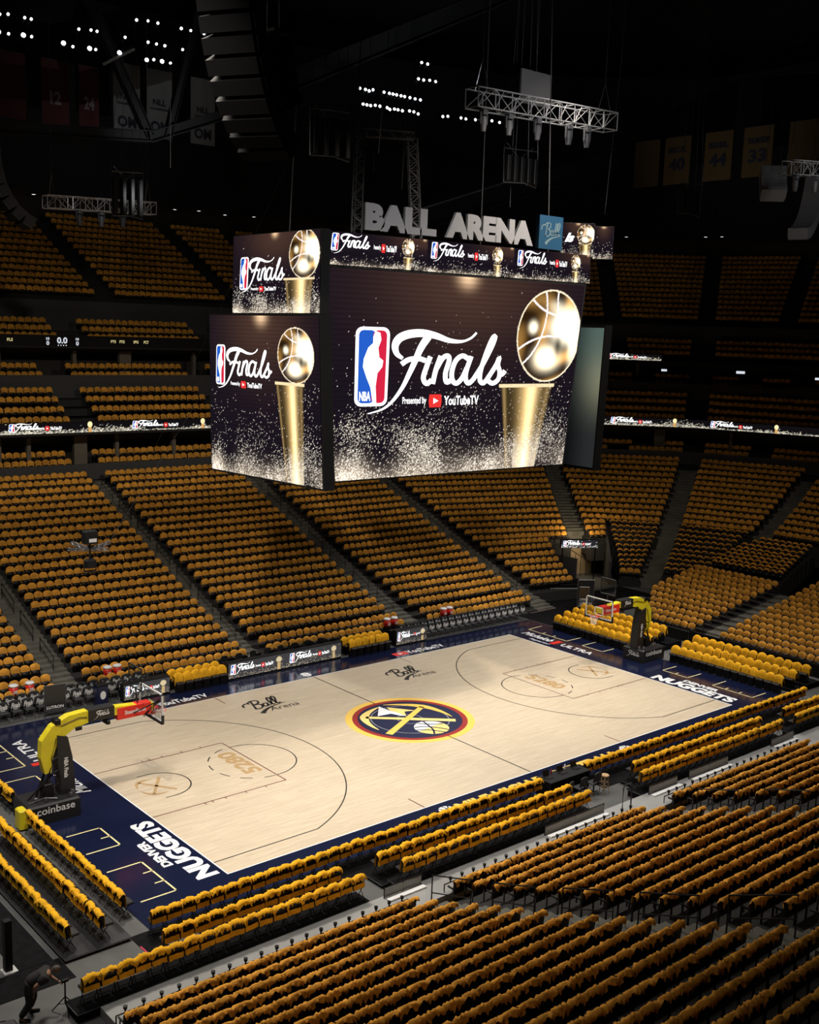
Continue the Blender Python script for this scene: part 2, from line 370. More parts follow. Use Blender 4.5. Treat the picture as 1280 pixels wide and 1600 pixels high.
# pale yellow camera boxes painted behind each baseline
def boxline(pts, name='yellow_box_line'):
    m = MB()
    for a_, b_ in zip(pts[:-1], pts[1:]):
        a_, b_ = np.array(a_, float), np.array(b_, float); d = (b_-a_)/np.linalg.norm(b_-a_)*.03; ribbon(m, [a_-d, b_+d], .06, flat(H+.005))
    m.build(name, mat('pale_yellow_paint', (.85, .72, .35), .5), court)
for s in (-1, 1):
    f = lambda p: [(s*x, y) for x, y in p]
    boxline(f([(17.4,7.9),(16.15,7.8),(16.15,4.75),(17.4,4.75)])); boxline(f([(16.15,6.7),(16.45,6.7)])); boxline(f([(16.15,5.9),(16.45,5.9)]))
    boxline(f([(17.4,3.6),(16.2,3.6),(16.2,2.1),(17.2,2.1)]))
    boxline(f([(17.4,-2.1),(16.2,-2.1),(16.2,-3.7),(17.4,-3.7)])); boxline(f([(16.2,-2.9),(16.5,-2.9)]))
    boxline(f([(17.4,-5.25),(16.2,-5.25),(16.2,-7.6),(17.4,-7.6)])); boxline(f([(16.2,-6.0),(16.5,-6.0)])); boxline(f([(16.2,-6.8),(16.5,-6.8)]))
# script lettering "Ball Arena"
BALLS = [[(-.02,.62),(.0,.78),(.12,.86),(.22,.8)], [(.30,.95),(.26,.7),(.20,.35)], [(.16,.86),(.30,.97),(.46,.93),(.44,.75),(.28,.66)], [(.28,.66),(.42,.64),(.44,.45),(.32,.34),(.18,.38)],
         [(.62,.62),(.52,.62),(.48,.48),(.54,.4),(.62,.5)], [(.64,.64),(.61,.45),(.68,.42)], [(.70,.45),(.84,.85),(.78,.97),(.72,.7),(.74,.44),(.80,.44)], [(.84,.46),(.98,.88),(.92,1.0),(.86,.7),(.88,.45),(.98,.48)],
         [(.22,-.02),(.38,.16),(.62,.3),(1.08,.42)]]
def ball_script(mb, M, wd=.07):
    for i, p in enumerate(BALLS): ribbon(mb, p, (lambda t: .13*(1-t)+.02) if i == 8 else wd, M)
for x in (-4.15, 4.55):
    m = MB(); o_ = np.array([x-1.35, 4.55, H+.006]); ball_script(m, frame_map(o_, (1.9, 0, 0), (.25, 1.75, 0)), .06)
    put_text(m, 'Arena', frame_map(o_+np.array([.95, .02, 0]), (1.6, 0, 0), (0.1, .48, 0)), .0, .0)
    m.build('script_lettering', INK, court)

# ------------------------------------------------------------------ seats and draped shirts (facing local +y)
def shirt_geo(seed, w=.46, top=.86, front=.30, back=.22, crown=.05, jag=.05, thick=.05, n=9, fold=.012):
    r = np.random.default_rng(seed); V = []; F = []
    xs = np.linspace(-w/2, w/2, n); fl = front + r.normal(0, jag*.35, n); bl_ = back + r.normal(0, jag, n)
    for k in range(n):
        if r.random() < .18: bl_[k] += jag*1.8
    fo = r.normal(0, fold, (n, 8))
    for i, x in enumerate(xs):
        zt = top - crown*abs(x/(w/2))**2.6
        prof = [(thick+.03, zt-fl[i]), (thick+.03, zt-fl[i]*.5), (thick+.005, zt-.035), (thick*.3, zt+.008), (-thick*.5, zt+.004), (-thick-.01, zt-.04), (-thick-.03, zt-bl_[i]*.55), (-thick-.035, zt-bl_[i])]
        for j, (y, z_) in enumerate(prof): V.append((x + (fo[i, j]*.5 if 0 < i < n-1 else 0), y+fo[i, j], z_+fo[i, j]*.5))
    for i in range(n-1):
        for j in range(7): F.append((i*8+j, i*8+j+1, i*8+9+j, i*8+8+j))
    return np.array(V), F
def shirt_mesh(name, m, **k):
    V, F = shirt_geo(**k); me = D.meshes.new(name); me.from_pydata(V.tolist(), [], F)
    me.polygons.foreach_set('use_smooth', [True]*len(F)); me.materials.append(m); return me
def backrest(w=.44, z0=.36, z1=.84, c=.06):
    m = MB(); n = 8; P = [(-w/2, z0), (w/2, z0)] + [(w/2*math.cos(t)*(1 if abs(math.cos(t)) < 1 else 1), z1-c + c*math.sin(t)) for t in np.linspace(0, math.pi, n)]
    V = [(x, .02+.06*(z1-z_)/(z1-z0), z_) for x, z_ in P] + [(x, -.02+.06*(z1-z_)/(z1-z0), z_) for x, z_ in P]; k = len(P)
    m.add(V, [tuple(range(k)), tuple(range(2*k-1, k-1, -1))] + [(i, k+i, k+(i+1) % k, (i+1) % k) for i in range(k)]); return m
def mb_mesh(mb, name, m):
    me = D.meshes.new(name); me.from_pydata(mb.v, [], mb.f); me.materials.append(m); return me
# fixed stand seat
def pan_mb():
    m = MB(); m.hexa([(-.2,.08,.36),(.2,.08,.36),(.2,.15,.38),(-.2,.15,.38),(-.19,.05,.54),(.19,.05,.54),(.19,.10,.56),(-.19,.10,.56)]); return m
def arm_mb():
    m = MB(); m.box(-.262,-.238,.0,.05,.0,.6); m.box(-.27,-.23,-.02,.30,.58,.62); m.box(-.262,-.238,.2,.24,.45,.6); return m
STAND = [mb_mesh(backrest(), 'backrest', SEAT), mb_mesh(pan_mb(), 'seat_pan', SEAT), mb_mesh(arm_mb(), 'armrest', BLACKM)]
def arr(me_mb): return np.array(me_mb.v), me_mb.f
_s = MB(); b_ = backrest(.40, .36, .82, .14); _s.add(b_.v, b_.f); b_ = pan_mb(); _s.add(b_.v, b_.f); _s.box(-.262,-.238,-.01,.28,.54,.60); _s.box(-.26,-.24,0,.04,0,.56)
SEATV, SEATF = arr(_s)
_s = MB(); _s.box(-.19,.19,-.02,.03,.36,.78); _s.box(-.19,.19,.03,.10,.36,.5); SEATLV, SEATLF = arr(_s)
SH_STAND = [shirt_geo(seed=30+i, w=.46, crown=.11, front=.33, back=.22, jag=.04, n=7) for i in range(4)]
SH_NEAR = [shirt_geo(seed=50+i, w=.50, crown=.03, front=.30, back=.115, jag=.036, n=11, fold=.018) for i in range(5)]
SH_FAR = [shirt_geo(seed=70+i, w=.44, crown=.09, front=.32, back=.15, jag=.03, n=5) for i in range(2)]
SH_THIN = [shirt_geo(seed=80+i, w=.44, crown=.11, front=.10, back=.12, jag=.02, n=5) for i in range(2)]

# ------------------------------------------------------------------ the stands
seats = []      # (x,y,zfloor,rz,sx,style,section,row,idx)
def row(sec, r, zt, xa, ya, xb, yb, style, pitch=.5):
    d = np.array([xb-xa, yb-ya]); Ln = np.linalg.norm(d); d = d/Ln; n = max(1, round(Ln/pitch)); st = Ln/n
    nrm = np.array([-d[1], d[0]]); mid = np.array([(xa+xb)/2, (ya+yb)/2])
    if nrm @ (-mid) < 0: nrm = -nrm
    rz = math.atan2(-nrm[0], nrm[1])
    for i in range(n):
        p = np.array([xa, ya]) + d*st*(i+.5)
        seats.append((p[0], p[1], zt-.85, rz, st/.5, style, sec, r, i, n))
def terrace(name, rows, ext=0.0, drop=1.0, m=TERR, depth=.85):
    """stepped slab under a list of rows (z_top, xa, ya, xb, yb)"""
    mb = MB()
    for k, (zt, xa, ya, xb, yb) in enumerate(rows):
        d = np.array([xb-xa, yb-ya]); d = d/np.linalg.norm(d); mid = np.array([(xa+xb)/2, (ya+yb)/2]); n = np.array([-d[1], d[0]])
        if n @ (-mid) < 0: n = -n
        A = np.array([xa, ya])-d*ext; B = np.array([xb, yb])+d*ext
        if k+1 < len(rows): dep = min(1.4, np.linalg.norm(np.array([rows[k+1][1]+rows[k+1][3], rows[k+1][2]+rows[k+1][4]])/2-mid))
        else: dep = depth
        f = .62; q = [A+n*f, B+n*f, B-n*(dep-f+.12), A-n*(dep-f+.12)]; zf = zt-.85; zb = max(-.1, zf-drop)
        if np.cross(q[1]-q[0], q[2]-q[1]) < 0: q = [q[1], q[0], q[3], q[2]]
        mb.hexa([(p[0], p[1], zb) for p in q] + [(p[0], p[1], zf) for p in q])
    return struct(mb, name, m)
ZN = [.85,1.14,1.44,1.74,2.06,2.37,2.67,2.98,3.30,3.63,3.96,4.30,4.64,4.99,5.34,5.69,6.04,6.4]
YN = [-13.6-.848*i for i in range(18)]
ZF = [1.0,1.25,1.5,1.77,2.06,2.34,2.63,2.92,3.22,3.52,3.84,4.15,4.47,4.80,5.12,5.45,5.77,6.09,6.43,6.74,7.07,7.42,7.76,8.06]
YF = [11.15,11.85,13.0,13.8,14.6,15.4,16.2,17.05,17.9,18.7,19.5,20.35,21.2,22.0,22.8,23.6,24.4,25.3,26.1,27.0,27.8,28.6,29.4,30.3]
SECN = {'N1': (-20.93, -11.35), 'N2': (-9.85, -.35), 'N3': (1.45, 11.1), 'N4': (12.9, 20.5)}
for s, (x0, x1) in SECN.items():
    rs = [(ZN[i], x0, YN[i], x1, YN[i]) for i in range(18)]
    for i, r_ in enumerate(rs): row(s, i, *r_, 'near', .505)
    terrace('seating_terrace', rs, .1)
def aisle(xa, xb, zs, ys, sgn, name='aisle_steps', k0=0):
    mb = MB()
    for i in range(k0, len(zs)):
        dep = (abs(ys[i+1]-ys[i]) if i+1 < len(zs) else .85); rise = (zs[i+1]-zs[i] if i+1 < len(zs) else .3)
        for h in (0, 1):
            y0 = ys[i] - sgn*.62 + sgn*dep*h/2; y1 = y0 + sgn*(dep/2+.3); zf = zs[i]-.85 + rise*h/2
            mb.box(xa, xb, min(y0, y1), max(y0, y1), max(-.1, zf-.8), zf+.002*h)
    return struct(mb, name, AISLE)
for xa, xb in ((-11.25, -9.95), (-.25, 1.35), (11.2, 12.8)): aisle(xa, xb, ZN, YN, -1)
# far side
SECF = {'A0': (-17.5, -12.15, 0), 'A': (-10.62, -1.85, 0), 'B': (-.62, 9.0, 0), 'C': (10.8, 19.75, 0)}
for s, (x0, x1, _) in SECF.items():
    rs = [(ZF[i], x0, YF[i], x1, YF[i]) for i in range(24)]
    for i, r_ in enumerate(rs): row(s, i, *r_, 'stand', .475)
    terrace('seating_terrace', rs, .1)
for xa, xb in ((-12.05, -10.72), (-1.75, -.72), (9.1, 10.7), (19.85, 21.4)): aisle(xa, xb, ZF, YF, 1)
DRx = {2:(25.0,12.2),3:(25.3,12.9),4:(25.6,13.6),5:(26.0,14.4),6:(26.4,15.1),7:(27.1,16.1),8:(27.4,16.7),9:(29.1,16.5),10:(29.5,17.0),11:(29.9,17.7),12:(30.5,18.4),13:(31.0,19.1),14:(31.5,19.8),15:(32.0,20.5),16:(32.4,21.1),17:(33.1,21.9),18:(33.5,22.5),19:(34.1,23.4),20:(34.8,24.2),21:(35.3,24.9),22:(35.9,25.6),23:(36.4,26.4)}
rs = [(ZF[i], 21.6, YF[i]-.1 if i < 4 else YF[i], *DRx[i]) for i in range(2, 24)]
for i, r_ in enumerate(rs): row('D', i, *r_, 'stand', .475)
terrace('seating_terrace', rs, .1)
ELx = {9:(30.7,15.7),10:(31.0,16.3),11:(31.6,17.0),12:(32.1,17.7),13:(32.5,18.3),14:(33.0,19.0),15:(33.4,19.6),16:(33.9,20.3),17:(34.5,21.0),18:(34.9,21.6),19:(35.5,22.4),20:(36.1,23.3),21:(36.7,24.0),22:(37.3,24.7),23:(37.9,25.4)}
ERx = {1:(31.9,11.7),2:(32.6,12.1),3:(33.0,12.2),4:(33.5,12.4),5:(33.9,12.6),6:(34.3,12.7),7:(34.6,12.8),8:(35.0,12.9),9:(35.2,12.95),10:(35.4,13.0),11:(35.7,13.1),12:(35.9,13.2),13:(36.6,13.6),14:(37.3,14.0),15:(38.2,14.5),16:(38.9,14.8),17:(39.7,15.3),18:(40.5,15.7),19:(41.1,16.0),20:(42.0,16.6),21:(42.9,17.1),22:(43.9,17.7),23:(44.7,18.2)}
EDx = {1:(30.9,12.8),2:(31.2,13.1),3:(31.4,13.3),4:(31.7,13.7),5:(32.1,14.1),6:(32.4,14.5),7:(32.7,15.0),8:(32.8,15.2),9:(33.0,15.5),10:(33.2,15.7),11:(33.3,15.95)}
ESR = {9:(32.0,15.2),10:(32.5,15.6),11:(33.1,16.2)}
rs = [(ZF[i], *ELx[i], *ERx[i]) for i in range(12, 24)]
for i, r_ in enumerate(rs): row('E', i, *r_, 'stand', .49)
terrace('seating_terrace', rs, .1, 1.2)
rs = [(ZF[i], *EDx[i], *ERx[i]) for i in range(1, 12)]
for i, r_ in enumerate(rs): row('ED', i, *r_, 'stand' if i == 0 else 'dark', .49)
terrace('seating_terrace', rs, .05, 1.3)
rs = [(ZF[i], *ELx[i], *ESR[i]) for i in range(9, 12)]
for i, r_ in enumerate(rs): row('ES', i, *r_, 'stand', .49)
terrace('seating_terrace', rs, .05, 1.3)
HLx = {1:(32.8,10.4),2:(33.0,10.5),3:(33.5,10.7),4:(33.9,10.8),5:(34.3,11.0),6:(34.7,11.1),7:(35.2,11.3),8:(35.5,11.5),9:(35.9,11.6),10:(36.2,11.7),11:(36.6,11.8),12:(36.9,11.9),13:(37.5,12.3),14:(38.2,12.6),15:(38.9,13.0),16:(39.7,13.4),17:(40.5,13.9),18:(41.2,14.25),19:(42.0,14.65),20:(42.8,15.1),21:(43.7,15.6),22:(44.7,16.15),23:(45.7,16.7)}
HRx = {2:(34.5,8.3),3:(34.9,8.2),4:(35.3,8.0),5:(35.9,8.0),6:(36.3,7.8),7:(36.8,7.8),8:(37.2,7.7),9:(37.7,7.6),10:(37.9,7.4),11:(38.4,7.2),12:(38.8,7.0),13:(39.5,7.05),14:(40.3,7.2),15:(41.2,7.35),16:(42.0,7.5),17:(42.8,7.65),18:(43.7,7.8),19:(44.6,8.1),20:(45.5,8.3),21:(46.4,8.45),22:(47.3,8.6),23:(48.3,8.8)}
rs = [(ZF[i], *HLx[i], *HRx[i]) for i in range(12, 24)]
for i, r_ in enumerate(rs): row('H', i, *r_, 'stand', .49)
terrace('seating_terrace', rs, .1, 1.2)
rs = [(ZF[i], *HLx[i], *HRx[i]) for i in range(2, 12)]
for i, r_ in enumerate(rs): row('HD', i, *r_, 'dark', .49)
terrace('seating_terrace', rs, .1, 1.3)
ILx = {12:(38.8,5.4),13:(39.5,5.5),14:(40.4,5.6),15:(41.2,5.8),16:(42.1,5.95),17:(43.0,6.1),18:(43.9,6.3),19:(44.9,6.6),20:(45.8,6.8),21:(46.7,7.0),22:(47.6,7.2),23:(48.5,7.4)}
rs = [(ZF[i], *ILx[i], ILx[i][0]+.9, -4.2) for i in range(12, 24)]
for i, r_ in enumerate(rs): row('I', i, *r_, 'stand', .49)
terrace('seating_terrace', rs, .1, 1.2)
H2x = {3:(33.6,6.9),4:(33.9,6.8),5:(34.3,6.7),6:(34.7,6.6),7:(35.1,6.5),8:(35.5,6.3),9:(36.0,6.2),10:(36.5,5.7),11:(37.0,5.4)}
rs = [(ZF[i]+.9*(11-i)/8, *H2x[i], H2x[i][0]+.6, 1.7) for i in range(3, 12)]
for i, r_ in enumerate(rs): row('HE', i, *r_, 'dark', .49)
terrace('seating_terrace', rs, .1, 1.3)
# shallow retractable rows behind the right basket
FLy = [3.7,4.5,5.2,5.7,6.3,6.8,6.9,6.9,6.9,6.9,6.9,6.9]
rs = [(1+.138*i, 22.85+.8*i, FLy[i], 22.85+.8*i, .52) for i in range(12)]
for i, r_ in enumerate(rs): row('F', i, *r_, 'stand', .49)
terrace('seating_terrace', rs, .1, .8)
rs = [(1+.133*i, 22.85+.8*i, -1.2, 22.85+.8*i, -12.2) for i in range(14)]
for i, r_ in enumerate(rs): row('G', i, *r_, 'stand', .49)
terrace('seating_terrace', rs, .1, .8)
mb = MB()
for i in range(12): mb.box(22.2+.8*i, 23.1+.8*i, -1.08, .4, max(-.1, .1+.135*i-.7), .135*i+.16)
struct(mb, 'aisle_steps', AISLE)
# corner aisles: step quads between the blocks
def wedge(Lr, Rr, rows_):
    mb = MB()
    for i in rows_:
        if i+1 not in Lr or i+1 not in Rr: continue
        a, b, c, d = [np.array(p) for p in (Lr[i], Rr[i], Rr[i+1], Lr[i+1])]
        for h in (0, 1):
            p = a+(d-a)*h*.5; q = b+(c-b)*h*.5; r2 = b+(c-b)*(h*.5+.6); s2 = a+(d-a)*(h*.5+.6); zf = ZF[i]-.85+(ZF[i+1]-ZF[i])*h*.5
            sh = -(s2-p)/max(.01, np.linalg.norm(s2-p))*.5
            Q = [p+sh, q+sh, r2+sh, s2+sh]
            if np.cross(Q[1]-Q[0], Q[2]-Q[1]) < 0: Q = [Q[1], Q[0], Q[3], Q[2]]
            mb.hexa([(*t, max(-.1, zf-.8)) for t in Q] + [(*t, zf) for t in Q])
    return struct(mb, 'aisle_steps', AISLE)
wedge(DRx, ELx, range(11, 23)); wedge(ERx, HLx, range(1, 23)); wedge(HRx, ILx, range(12, 23))
wedge(HRx, H2x, range(3, 11))

# upper tiers: chords offset outward from the back of the lower stands
BASE = [(-22, 30.9), (21.4, 30.9), (37.2, 26.2), (46.0, 17.8), (49.6, 7.8), (50.6, -6)]
def off(d):
    P = [np.array(p, float) for p in BASE]; N = []
    for a, b in zip(P[:-1], P[1:]):
        t = (b-a)/np.linalg.norm(b-a); N.append(np.array([-t[1], t[0]]))
    out = [P[0]+N[0]*d]
    for i in range(1, len(P)-1):
        n = N[i-1]+N[i]; n /= np.linalg.norm(n); out.append(P[i]+n*d/(n@N[i]))
    out.append(P[-1]+N[-1]*d); return out
def bandwall(name, d, z0, z1, m, th=.25, gaps=None):
    mb = MB(); A = off(d); B = off(d+th)
    for i in range(len(A)-1):
        mb.hexa([(*A[i], z0), (*A[i+1], z0), (*B[i+1], z0), (*B[i], z0), (*A[i], z1), (*A[i+1], z1), (*B[i+1], z1), (*B[i], z1)])
    return struct(mb, name, m)
def slab(name, d0, d1, z0, z1, m):
    return bandwall(name, d0, z0, z1, m, d1-d0)
def tier(sec, d, zt, gapw, wide=.9, seglen=None, shift=0.0):
    A = off(d)
    for i in range(len(A)-1):
        a, b = A[i], A[i+1]; L = np.linalg.norm(b-a); t = (b-a)/L; nseg = max(1, round(L/(seglen or 9.5)))
        if i == 0: cuts = [x-a[0] for x in (-12.0+shift, -1.2+shift, 9.8+shift, 20.8)]; ends = [0]+[c for c in cuts if 0 < c < L]+[L]
        else: ends = [L*k/nseg for k in range(nseg+1)]
        for k in range(len(ends)-1):
            s0, s1 = ends[k]+gapw/2, ends[k+1]-gapw/2
            if s1-s0 < 1: continue
            p, q = a+t*s0, a+t*s1; row(sec, 0, zt, p[0], p[1], q[0], q[1], 'far', .5)
bandwall('wall_lower_parapet', .15, 7.4, 8.45, WALLM, .12)
slab('floor_club', .3, 3.6, 7.2, 7.75, TERR)
tier('P', 1.1, 8.72, 1.8, seglen=5.2); slab('floor_club', 1.5, 3.6, 7.7, 8.15, TERR); tier('P', 2.1, 9.15, 1.8, seglen=5.2)
bandwall('wall_club_back', 3.6, 7.5, 10.9, mat('dark_suite_wall', (.03, .026, .022), .8), .2)
slab('floor_suite', .2, 5.2, 10.35, 10.5, TERR)
for k, (d, z_) in enumerate(((1.2, 11.5), (2.1, 12.05), (3.0, 12.65), (3.9, 13.2))):
    tier('Q', d, z_, 1.9, shift=.0); slab('floor_suite', d-.35, 5.2, z_-1.3, z_-.85, TERR)
bandwall('wall_suite_parapet', 4.6, 12.4, 13.95, WALLM, .12)
slab('floor_suite', 4.7, 8.3, 13.0, 13.2, TERR)
tier('R', 5.4, 14.15, 2.0, seglen=5.2); slab('floor_suite', 5.9, 8.3, 13.2, 13.75, TERR); tier('R', 6.4, 14.7, 2.0, seglen=5.2)
bandwall('wall_suite_back', 8.3, 13.0, 16.5, mat('dark_suite_wall', (.03, .026, .022), .8), .2)
slab('floor_upper', 5.0, 10.8, 15.75, 15.85, TERR)
for d, z_ in ((6.2, 16.75), (7.1, 17.25), (8.0, 17.75)):
    tier('S', d, z_, 2.2, shift=1.5); slab('floor_upper', d-.35, 10.8, z_-1.2, z_-.85, TERR)
bandwall('wall_upper', 9.2, 16.9, 19.0, WALLM, .2)
for k in range(13):
    d = 10.2+.8*k; z_ = 19.95+.50*k
    tier('T', d, z_, 1.6, shift=5.8-.1*k); slab('floor_upper', d-.35, d+.6, z_-1.6, z_-.85, TERR)
bandwall('wall_top_back', 20.8, 24.5, 27.4, mat('dark_brown_wall', (.03, .022, .015), .8), .2)
slab('ceiling_soffit', 17.8, 21.2, 27.2, 27.35, mat('brown_soffit', (.10, .07, .04), .8))
bandwall('wall_high', 17.6, 27.2, 42, mat('black_high_wall', (.006, .006, .007), .9), .2)
struct(MB().box(-40, 75, -45, 70, 46, 46.3), 'ceiling', mat('black_ceiling', (.008, .008, .009), .9))
# suite columns
def at_off(d, s):   # point at arc length s along the offset line, with direction
    A = off(d)
    for a, b in zip(A[:-1], A[1:]):
        L = np.linalg.norm(b-a)
        if s <= L: return a+(b-a)/L*s, (b-a)/L
        s -= L
    return A[-1], (A[-1]-A[-2])/np.linalg.norm(A[-1]-A[-2])
COLM = mat('taupe_column', (.14, .12, .095), .8)
for n_, (d, z0, z1, pos) in enumerate(((1.9, 8.1, 10.4, (13.0, 15.5, 17.4, 20.9, 23.5, 27.8, 33, 38.5, 49, 54, 60, 66, 71, 77)), (6.5, 13.6, 15.75, (15.0, 17.3, 22.6, 26.4, 32, 38, 49, 55, 61, 67, 73)))):
    for i, s_ in enumerate(pos):
        p, t = at_off(d, s_); wd = .45 if i % 3 == 0 else .13
        mb = MB(); n = np.array([-t[1], t[0]])
        q = [p-t*wd, p+t*wd, p+t*wd+n*.35, p-t*wd+n*.35]; mb.hexa([(*a, z0) for a in q]+[(*a, z1) for a in q]); struct(mb, 'trim_%d' % (n_*20+i+1), COLM)

# ---- the seats: the 300 that show largest are things of their own, the others one object each for seats and shirts
MT = {'near': Matrix.Identity(4)}
vis = []; rest = []
def occl(s): return False
for s in seats:
    u, v, zc = proj((s[0], s[1], s[2]+.8))
    if s[5] == 'near' and -10 < u < 1290 and v < 1612 and zc > 2: vis.append((zc, s))
    elif -40 < u < 1320 and -40 < v < 1660 and zc > 2: rest.append(s)
vis.sort(key=lambda a: a[0]); rest += [s for _, s in vis[300:]]; big = [s for _, s in vis[:300]]
SECNAME = {'N1': 'left near block', 'N2': 'middle near block', 'N3': 'right near block', 'N4': 'far right near block'}
root = None; SHL = []
for s in big:
    x, y, zf, rz, sx, st, sec, r_, i, n = s
    base = '%s, %s row up, %s from the left' % (SECNAME[sec], ordw(r_+1), ordw(i+1))
    lab = 'dark folding seat, ' + base
    if root is None:
        root = thing('stadium_seat', (x, y, zf), lab, 'seat', 'folding seats of the near stand', rz); root.scale = (sx, 1, 1)
        kids = [link(me.name, me, None, root) for me in STAND]
    else: clone(root, kids, (x, y, zf), rz, lab, sc=(sx, 1, 1))
    SHL.append((proj((x, y, zf))[2], 'near', random.randrange(5), (x, y, zf), rz+random.uniform(-.03, .03), (sx*random.choice((1, -1)), 1, 1), 'gold shirt on seat, ' + base, 'gold shirts over the near stand seats'))
nearT = []; farT = []; darkT = []; SV = {k: [[] for _ in range(5)] for k in ('near', 'stand', 'far', 'dark')}
for s in rest:
    x, y, zf, rz, sx, st, *_ = s; T = TR(x, y, zf, rz, sx)
    (farT if st == 'far' else darkT if st == 'dark' else nearT).append(T)
    SV[st][random.randrange(5)].append(TR(x+random.gauss(0, .01), y, zf+random.gauss(0, .012), rz+random.gauss(0, .05), sx*random.choice((1, -1)), 1, 1))
tag(inst_mesh('stadium_seats', [(SEATV, SEATF, nearT+darkT), (SEATLV, SEATLF, farT)], SEAT), 'rows of dark folding seats filling the stands behind and beyond the court', 'seats', kind='stuff')
# (the shirts themselves are placed after the courtside chairs)

# ------------------------------------------------------------------ decks, carpets and barriers round the court
def deck(x0, x1, y0, y1, h, label, z0=0.0, top=None):
    t = thing('stage_deck', ((x0+x1)/2, (y0+y1)/2, z0), label, 'platform', 'black stage decks under the courtside chairs')
    hx, hy = (x1-x0)/2, (y1-y0)/2
    MB().box(-hx, hx, -hy, hy, h-.05, h).build('deck_top', top or DECK, t)
    m = MB(); m.box(-hx+.04, hx-.04, -hy+.04, hy-.04, .001, h-.05); m.build('skirt', CARPET, t)
    m = MB()
    for a_ in (-hy-.012, hy-.012): m.box(-hx, hx, a_, a_+.024, h-.045, h-.012)
    for a_ in (-hx-.012, hx-.012): m.box(a_, a_+.024, -hy, hy, h-.045, h-.012)
    m.build('edge_rail', GREYM, t)
    return t
deck(-20.62, -19.72, -9.38, -.9, .12, 'long black deck under the rearmost chair row of the left end')
deck(-19.70, -18.62, -9.38, -.9, .12, 'long black deck under the second chair row of the left end')
for i, (x0, x1) in enumerate(((-18.9, -12.2), (-10.95, -1.3), (2.1, 11.55), (13.3, 18.2))):
    deck(x0, x1, -11.42, -10.5, .15, 'low black deck under the middle courtside row, %s from the left' % ordw(i+1), top=CARPET)
for i, (x0, x1) in enumerate(((-21.5, -12.05), (-10.75, -1.3), (1.35, 11.7), (12.5, 18.2))):
    deck(x0, x1, -12.16, -11.45, .3, 'black deck under the last courtside row, %s from the left' % ordw(i+1), top=CARPET)
tag(MB().box(-20.9, 22, -13.32, -12.2, .001, .29).build('floor_walkway', CONCL), kind='structure')
for i, (x0, x1) in enumerate(((-18.6, -1.5), (1.2, 17.9))): tag(MB().box(x0, x1, -10.48, -9.21, .001, .012).build('carpet', CARPET), 'black carpet under the near front chair row, %s part' % ('left', 'right')[i], 'carpet')
tag(MB().box(-21.84, -20.80, -8.97, 3, .001, .014).build('carpet', CARPET), 'long black carpet on the concrete left of the raised chair decks', 'carpet')
tag(MB().box(-26, -20.64, -10.15, -8.99, .001, .014).build('carpet', CARPET), 'narrow black carpet strip behind the bending person', 'carpet')
tag(MB().box(-17.9, -16.9, -10.45, -9.95, .013, .02).build('floor_plate', mat('grey_plate', (.1, .1, .105), .3)), 'grey plate on the floor at the near left corner of the court', 'plate')
tag(MB().box(-18.6, -18.55, -10.6, -9.85, .0135, .02).build('tape_strip', mat('pink_tape', (.5, .02, .06), .5)), 'pink tape strip on the floor beside the grey plate', 'tape')
tag(MB().box(18.0, 30.5, 7.6, 12.4, .001, .008).build('carpet', CARPET), 'black sheet added to darken the floor of the far right corner', 'carpet')  # flat sheet added to darken the grey corner floor
tag(MB().box(19.2, 21.6, 10.5, 11.6, .009, .03).build('rug', mat('pinkish_rug', (.30, .20, .18), .9, var=.35, vscale=6)), 'pale pinkish rug on the floor by the far corner', 'rug')
# wall below the first rows
def wall(x0, x1, y0, y1, z0, z1, m=BLACK, name='wall_front'): return struct(MB().box(x0, x1, y0, y1, z0, z1), name, m)
wall(22.15, 22.25, -12.2, .5, 0, .72); wall(22.15, 22.25, .6, 3.8, 0, .62)
# tunnel in the far corner
wall(26.2, 26.3, 12.9, 22, 0, 2.4, WALLM, 'wall_tunnel')
mb = MB(); mb.hexa([(30.2,13.2,0),(30.35,13.1,0),(33.6,16.6,0),(33.45,16.7,0),(30.2,13.2,1.7),(30.35,13.1,1.7),(33.6,16.6,4.2),(33.45,16.7,4.2)]); struct(mb, 'wall_tunnel', WALLM)
mb = MB(); mb.hexa([(28.9,17.6,0),(32.2,16.5,0),(32.3,16.8,0),(29.0,17.9,0),(28.9,17.6,2.75),(32.2,16.5,2.75),(32.3,16.8,2.75),(29.0,17.9,2.75)]); struct(mb, 'wall_tunnel', CREAM)

